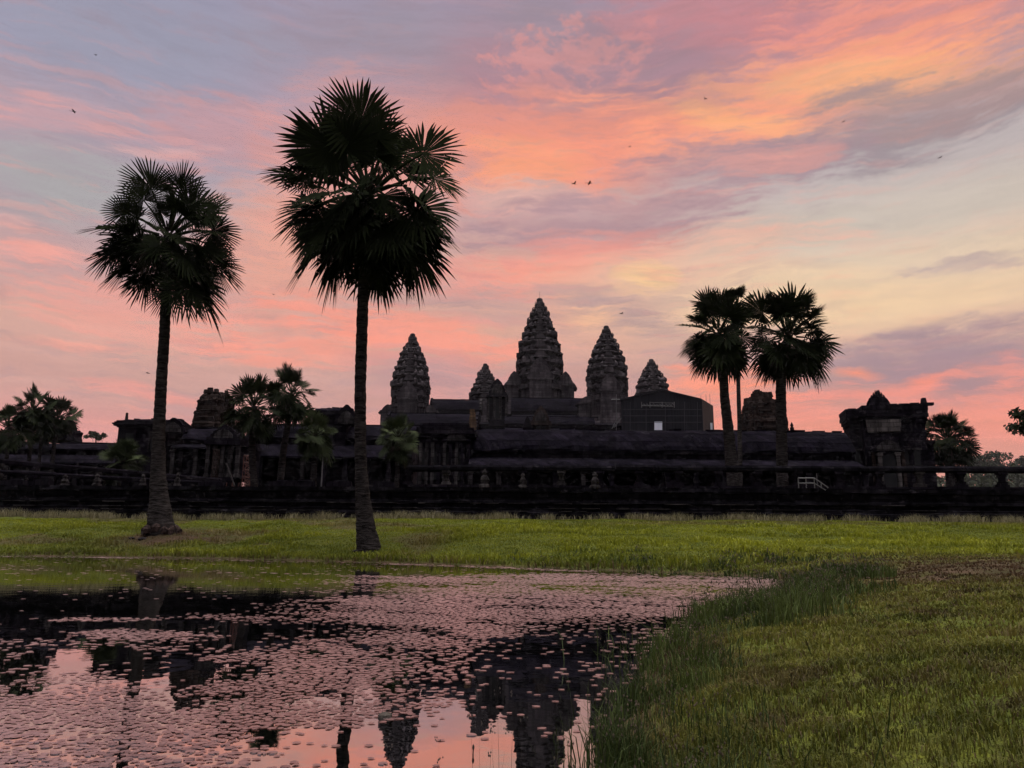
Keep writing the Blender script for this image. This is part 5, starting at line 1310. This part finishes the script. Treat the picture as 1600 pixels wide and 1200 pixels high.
# a few single flowering stems in the water close to the camera
VV, FF, TT = [], [], []
for px in (586, 600, 612, 634, 664, 676, 690, 744, 752, 762, 772, 779, 784, 790, 797, 806):
    yy = random.uniform(2.75, 3.3); p = at(px + random.uniform(-3, 3), 1190, yy); hgt = random.uniform(.14, .30) if px < 740 else random.uniform(.22, .42)
    seed_stem(p.x, yy, -.05, hgt + (.0 if yy < 3 else .05), .0052, 5)
o = mesh_object('flowering_sedge_stems', VV, FF, leaf_mat('dark_seed', (.03, .024, .02), (.09, .07, .055), 0), attrs={'tone': TT}); tag(o, 'few thin dark flowering stems rising from the water at the bottom edge', 'sedge', kind='stuff')

# floating pads: density follows how the mat drifts on the pond, in metres
def wpt(px, py): return np.array(on_water(px, py))
def blob(x, y, pts, wl):
    """coverage round a polyline given by its water points; wl = half width in metres (along view, across)"""
    best = np.zeros(x.shape)
    for (a, b) in zip(pts[:-1], pts[1:]):
        a, b = wpt(*a), wpt(*b); e = b - a; t = np.clip(((x - a[0]) * e[0] + (y - a[1]) * e[1]) / (e @ e + 1e-9), 0, 1)
        q = np.hypot(x - a[0] - t * e[0], y - a[1] - t * e[1]) / wl
        best = np.maximum(best, np.exp(-q ** 4))
    return best
def coverage(x, y):
    c = np.full(x.shape, .012)
    add = lambda pts, wl, v: np.maximum(c, v * blob(x, y, pts, wl))
    # the dense mat sweeping from the right far shore to the lower left
    for pts, wl, v in [
        ([(1130, 912), (900, 905), (760, 912)], 3.0, .97), ([(1000, 925), (760, 940), (690, 950)], 2.2, .97), ([(1080, 935), (900, 960), (760, 975)], 1.3, .97),
        ([(860, 960), (720, 990), (560, 1030)], 1.3, .93), ([(780, 1000), (640, 1040)], .8, .9), ([(560, 1050), (420, 1075), (250, 1090)], .75, .86), ([(640, 1065), (480, 1090)], .45, .82),
        ([(420, 1110), (200, 1120), (-80, 1110)], .75, .80), ([(330, 1160), (120, 1180), (-80, 1180)], .55, .72), ([(150, 1080), (-60, 1075)], .8, .62), ([(-60, 1025), (60, 1030)], 1.0, .45),
        ([(700, 1085), (620, 1110)], .35, .45), ([(480, 1145), (420, 1180)], .3, .35),
        ([(650, 930), (560, 935), (420, 945)], .5, .12), ([(330, 962), (480, 970)], .40, .45), ([(480, 970), (660, 968)], .3, .28), ([(110, 968), (240, 968)], .22, .40), ([(170, 990), (300, 998)], .36, .70),
        ([(330, 1032), (420, 1026)], .28, .6), ([(560, 900), (700, 905)], .5, .5), ([(-40, 869.5), (150, 871), (300, 874), (600, 881), (760, 886), (900, 892)], .6, .42), ([(0, 890), (300, 893), (540, 898)], .25, .16), ([(300, 925), (640, 925)], .4, .06), ([(460, 1010), (560, 1005)], .25, .25),
        ([(1000, 965), (900, 1010), (840, 1070)], 1.0, .15), ([(820, 1085), (760, 1080)], .4, .25), ([(900, 1075), (880, 1130)], .3, .35), ([(760, 1110), (640, 1180)], .5, .16), ([(1150, 940), (1000, 985), (960, 1030)], .8, .30)]:
        c = np.maximum(c, v * blob(x, y, pts, wl))
    strip = blob(x, y, [(-40, 869.5), (150, 871), (300, 874), (600, 881), (760, 886)], .5); c = c * (1 - .9 * strip * sstep(.42, .60, fbm(x * .35, y * .2, 97)))
    # open leads cut into it
    for pts, wl, v in [([(120, 1020), (250, 1042), (330, 1050)], .55, .93), ([(500, 1165), (640, 1150), (760, 1120)], .42, .75), ([(1010, 972), (900, 985), (850, 1040), (820, 1060)], .9, .8), ([(0, 912), (400, 918), (620, 915)], 1.3, .7), ([(0, 950), (200, 945)], 1.8, .85), ([(380, 1000), (560, 990)], .75, .7), ([(760, 1180), (850, 1120)], .4, .7)]:
        c = c * (1 - v * blob(x, y, pts, wl))
    n1 = fbm(x * .75 + .3 * y, y * 1.1, 91); n2 = fbm(x * 2.6, y * 2.6, 95)
    return np.clip(c * (.45 + 1.1 * sstep(.30, .58, n1)) * (.55 + .9 * sstep(.3, .6, n2)), 0, 1)
def make_pads():
    xs_, ys_, rs_ = [], [], []
    for g, d0, d1 in ((.042, 2.6, 6), (.055, 6, 12), (.085, 12, 20), (.12, 20, 40)):
        gx, gy = np.meshgrid(np.arange(-.74 * d1, .42 * d1, g), np.arange(d0, d1, g)); gx = gx.ravel() + rng.uniform(-.45, .45, gx.size) * g; gy = gy.ravel() + rng.uniform(-.45, .45, gy.size) * g
        k = (gx > -.76 * gy) & (gx < .44 * gy); gx, gy = gx[k], gy[k]
        k = rng.random(len(gx)) < coverage(gx, gy); gx, gy = gx[k], gy[k]
        k = pond_dist(gx, gy) < -.03; gx, gy = gx[k], gy[k]
        xs_.append(gx); ys_.append(gy); rs_.append(g * rng.uniform(.40, .66, len(gx)))
    x, y, r = np.concatenate(xs_), np.concatenate(ys_), np.concatenate(rs_)
    print('pads', len(x))
    # nearest ones are separate things
    order = np.argsort(-r / y); near = order[:280]; rest = order[280:]
    def disc(nv=10, notch=True):
        ang = np.linspace(.25, 2 * np.pi - .25, nv); ring = np.stack([np.cos(ang), np.sin(ang)], 1) * (1 + .06 * np.sin(3 * ang))[:, None]
        return ring
    protos = []
    for q in range(4):
        ring = disc(14); vs = [(0, 0, .004)] + [(p_[0] * rng.uniform(.94, 1.05), p_[1] * rng.uniform(.94, 1.05), .006) for p_ in ring]
        vs += [(v[0] * .98, v[1] * .98, -.012) for v in vs]
        n_ = 15; fs = [(0, i, i + 1) for i in range(1, n_ - 1)] + [(n_, n_ + i + 1, n_ + i) for i in range(1, n_ - 1)] + [(i + 1, i, n_ + i, n_ + i + 1) for i in range(1, n_ - 1)] + [(0, n_, n_ + 1, 1), (n_ - 1, 2 * n_ - 1, n_, 0)]
        o = mesh_object('lily_pad', vs, fs, M_PAD, attrs={'tone': [rng.random()] * len(vs)}); protos.append(o)
    for j, i in enumerate(near):
        o = protos[j] if j < 4 else protos[j % 4].copy()
        if j >= 4: COL.objects.link(o)
        o.location = (x[i], y[i], .002 + .0015 * rng.random()); o.scale = (r[i], r[i] * rng.uniform(.8, 1), .35)
        o.rotation_euler = (rng.normal(0, .006), rng.normal(0, .006), rng.uniform(0, 6.28))
        tag(o, 'small round notched lily pad floating alone near the pond edge closest to the viewer', 'lily pad', 'near lily pads')
    m_ = len(rest); nv = 8; xs, ys, rs = x[rest], y[rest], r[rest]
    a0 = rng.uniform(0, 6.28, m_); ang = a0[:, None] + np.linspace(.2, 2 * np.pi - .2, nv)[None]
    tx, ty = rng.normal(0, .008, m_), rng.normal(0, .008, m_)
    el = rng.uniform(.78, 1, m_)
    lx, ly = np.cos(ang) * rs[:, None], np.sin(ang) * rs[:, None] * el[:, None]
    up = np.abs(rng.normal(0, .0006, (m_, nv)))
    lz = lx * tx[:, None] + ly * ty[:, None]; lz = lz - lz.min(1)[:, None] + .003 + up
    ring = np.stack([xs[:, None] + lx, ys[:, None] + ly, lz], 2)
    cen = np.stack([xs, ys, lz.mean(1)], 1)[:, None]
    V = np.concatenate([cen, ring], 1).reshape(-1, 3)
    b = (np.arange(m_) * (nv + 1))[:, None]
    F = np.concatenate([np.stack([b[:, 0], b[:, 0] + i, b[:, 0] + i + 1], 1) for i in range(1, nv)], 0).astype(np.int32)
    o = mesh_object('lily_pad_mat', V, F, M_PAD, attrs={'tone': np.repeat(rng.random(m_), nv + 1)})
    tag(o, 'dense drifting mat of lily pads spread across the pond', 'lily pads', kind='stuff')
make_pads()

# ------------------------------------------------------------------ small things
def rock(label, px, py, D, s, mat=M_PALE, squash=.6):
    p = at(px, py, D); z = float(ground_z(p.x, D)); m = MB(); z = max(z, 0)
    m.lathe((p.x, D), [(s * .7, z - .05), (s, z + s * .2 * squash), (s * .85, z + s * .6 * squash), (s * .35, z + s * .95 * squash), (.01, z + s * squash)], 8, .18)
    tag(m.build('stone', mat, None, (p.x, D, z)), label, 'stone')
rock('pale flat stone on the earth mound left of the left palm, nearer the trunk', 223, 841, LPALM.y - .9, .24)
rock('small pale stone on the earth mound, farthest left of the left palm', 206, 838, LPALM.y - .6, .16)
rock('small whitish stone at the water edge against the foot of the tallest palm', 556, 873, DM - .35, .16)
p = at(594, 880, DM - .5); m = MB(); m.tube([(p.x, DM - .6, -.2), (p.x + .02, DM - .6, .25), (p.x, DM - .6, .42)], [.05, .045, .02], 6)
tag(m.build('wooden_stake', M_BARKT, None, (p.x, DM - .6, 0)), 'short dark stake in the water right of the foot of the tallest palm', 'stake')
wx, wy = on_water(602, 1120); m = MB(); m.lathe((wx, wy), [(.03, -.02), (.042, .0), (.038, .014), (.018, .024), (.002, .027)], 9, .12)
tag(m.build('floating_seed_pod', M_BARKT, None, (wx, wy, 0)), 'dark rounded seed pod floating among the pads below the left tower reflection', 'seed pod')
wx, wy = on_water(738, 1178); m = MB(); m.tube([(wx, wy, -.1), (wx + .004, wy, .02)], .003, 5); m.lathe((wx + .004, wy), [(.003, .018), (.006, .026), (.005, .036), (.001, .043)], 7)
tag(m.build('water_lily_bud', M_BARKT, None, (wx, wy, 0)), 'single dark closed lily bud standing out of the water near the bottom edge', 'flower bud')

def bird(label, px, py, D, span, ang, flap, yaw=.6):
    c = at(px, py, D); root = empty('bird', c, label, 'bird', 'small birds over the temple')
    M = Matrix.Translation(c) @ Matrix.Rotation(ang, 4, 'Y') @ Matrix.Rotation(yaw, 4, 'Z')
    m = MB(); pr = [(-.36, .004), (-.28, .035), (-.12, .06), (.05, .075), (.2, .05), (.28, .042), (.33, .02), (.38, .004)]
    m.loft([[M @ Vector((x * span, r * span * math.cos(q), r * span * .85 * math.sin(q))) for q in [k * math.pi / 3 for k in range(6)]] for x, r in pr])
    m.add([M @ Vector(v) * 1 for v in ((-.30 * span, 0, .01 * span), (-.55 * span, -.09 * span, 0), (-.52 * span, 0, 0), (-.55 * span, .09 * span, 0))], [(0, 1, 2), (0, 2, 3)])
    m.build('body', M_BIRD, root)
    for s_ in (-1, 1):
        w = MB(); z1, z2 = math.sin(flap) * .28 * span, math.sin(flap * .6) * .55 * span
        pts = [(.12, .04, .02), (-.10, .04, .02), (-.08, .30, z1 / span), (.13, .30, z1 / span + .01), (-.10, .58, z2 / span), (.0, .62, z2 / span)]
        v = [M @ Vector((a * span, s_ * b * span, q * span)) for a, b, q in pts]; v2 = [p - Vector((0, 0, .012 * span)) for p in v]
        w.add(v + v2, [(0, 1, 2, 3), (3, 2, 4, 5), (9, 8, 7, 6), (11, 10, 8, 9), (0, 3, 9, 6), (3, 5, 11, 9), (2, 1, 7, 8), (4, 2, 8, 10), (5, 4, 10, 11)]); w.build('wing', M_BIRD, root)
for lab, px, py, sp, an, fl, yw in [
    ('bird gliding level, alone in the pink sky above the left palm', 115, 174, .42, .05, .15, .2), ('tiny bird near the top left corner', 149, 86, .22, .5, .9, 1.2),
    ('left one of two close birds in the orange cloud above the central tower', 897, 287, .40, .1, .5, .4), ('right one of two close birds in the orange cloud above the central tower', 921, 286, .46, -.05, .12, .1),
    ('bird high in the bright orange band right of centre', 1101, 154, .26, .9, .9, 1.1), ('bird in the cloud just right of the central tower tip', 971, 490, .34, .1, .25, .3),
    ('bird in the clear pale sky at the far right', 1469, 246, .30, -.15, .15, .2), ('tiny bird between the two tall palms', 427, 460, .2, .5, .6, .9),
    ('bird gliding low beside the left palm trunk', 231, 583, .36, .12, .15, .2), ('tiny bird above the grey cloud band right of centre', 1318, 190, .22, -.2, .2, .3), ('tiny bird left of the bright band above the right palms', 984, 229, .18, .1, .3, .2)]:
    bird(lab, px, py, 42, sp, an, fl, yw)

# ------------------------------------------------------------------ air
def haze():
    m, nt, b = new_mat('morning_haze'); nt.nodes.remove(b)
    v = nnode(nt, 'ShaderNodeVolumePrincipled'); v.inputs['Color'].default_value = (.92, .90, .94, 1); v.inputs['Density'].default_value = .00007; v.inputs['Anisotropy'].default_value = 0.0
    nt.links.new(v.outputs[0], nt.nodes['Material Output'].inputs['Volume'])
    h = MB(); h.box((0, 0, 0), (1, 1, 1)); o = h.build('haze', m)
    lo, hi = Vector((-5200, -5200, -3)), Vector((5200, 5200, 72))
    o.location = (lo + hi) / 2; o.scale = hi - lo
    tag(o, 'thin even morning haze over the whole scene', 'haze', kind='stuff')
haze()
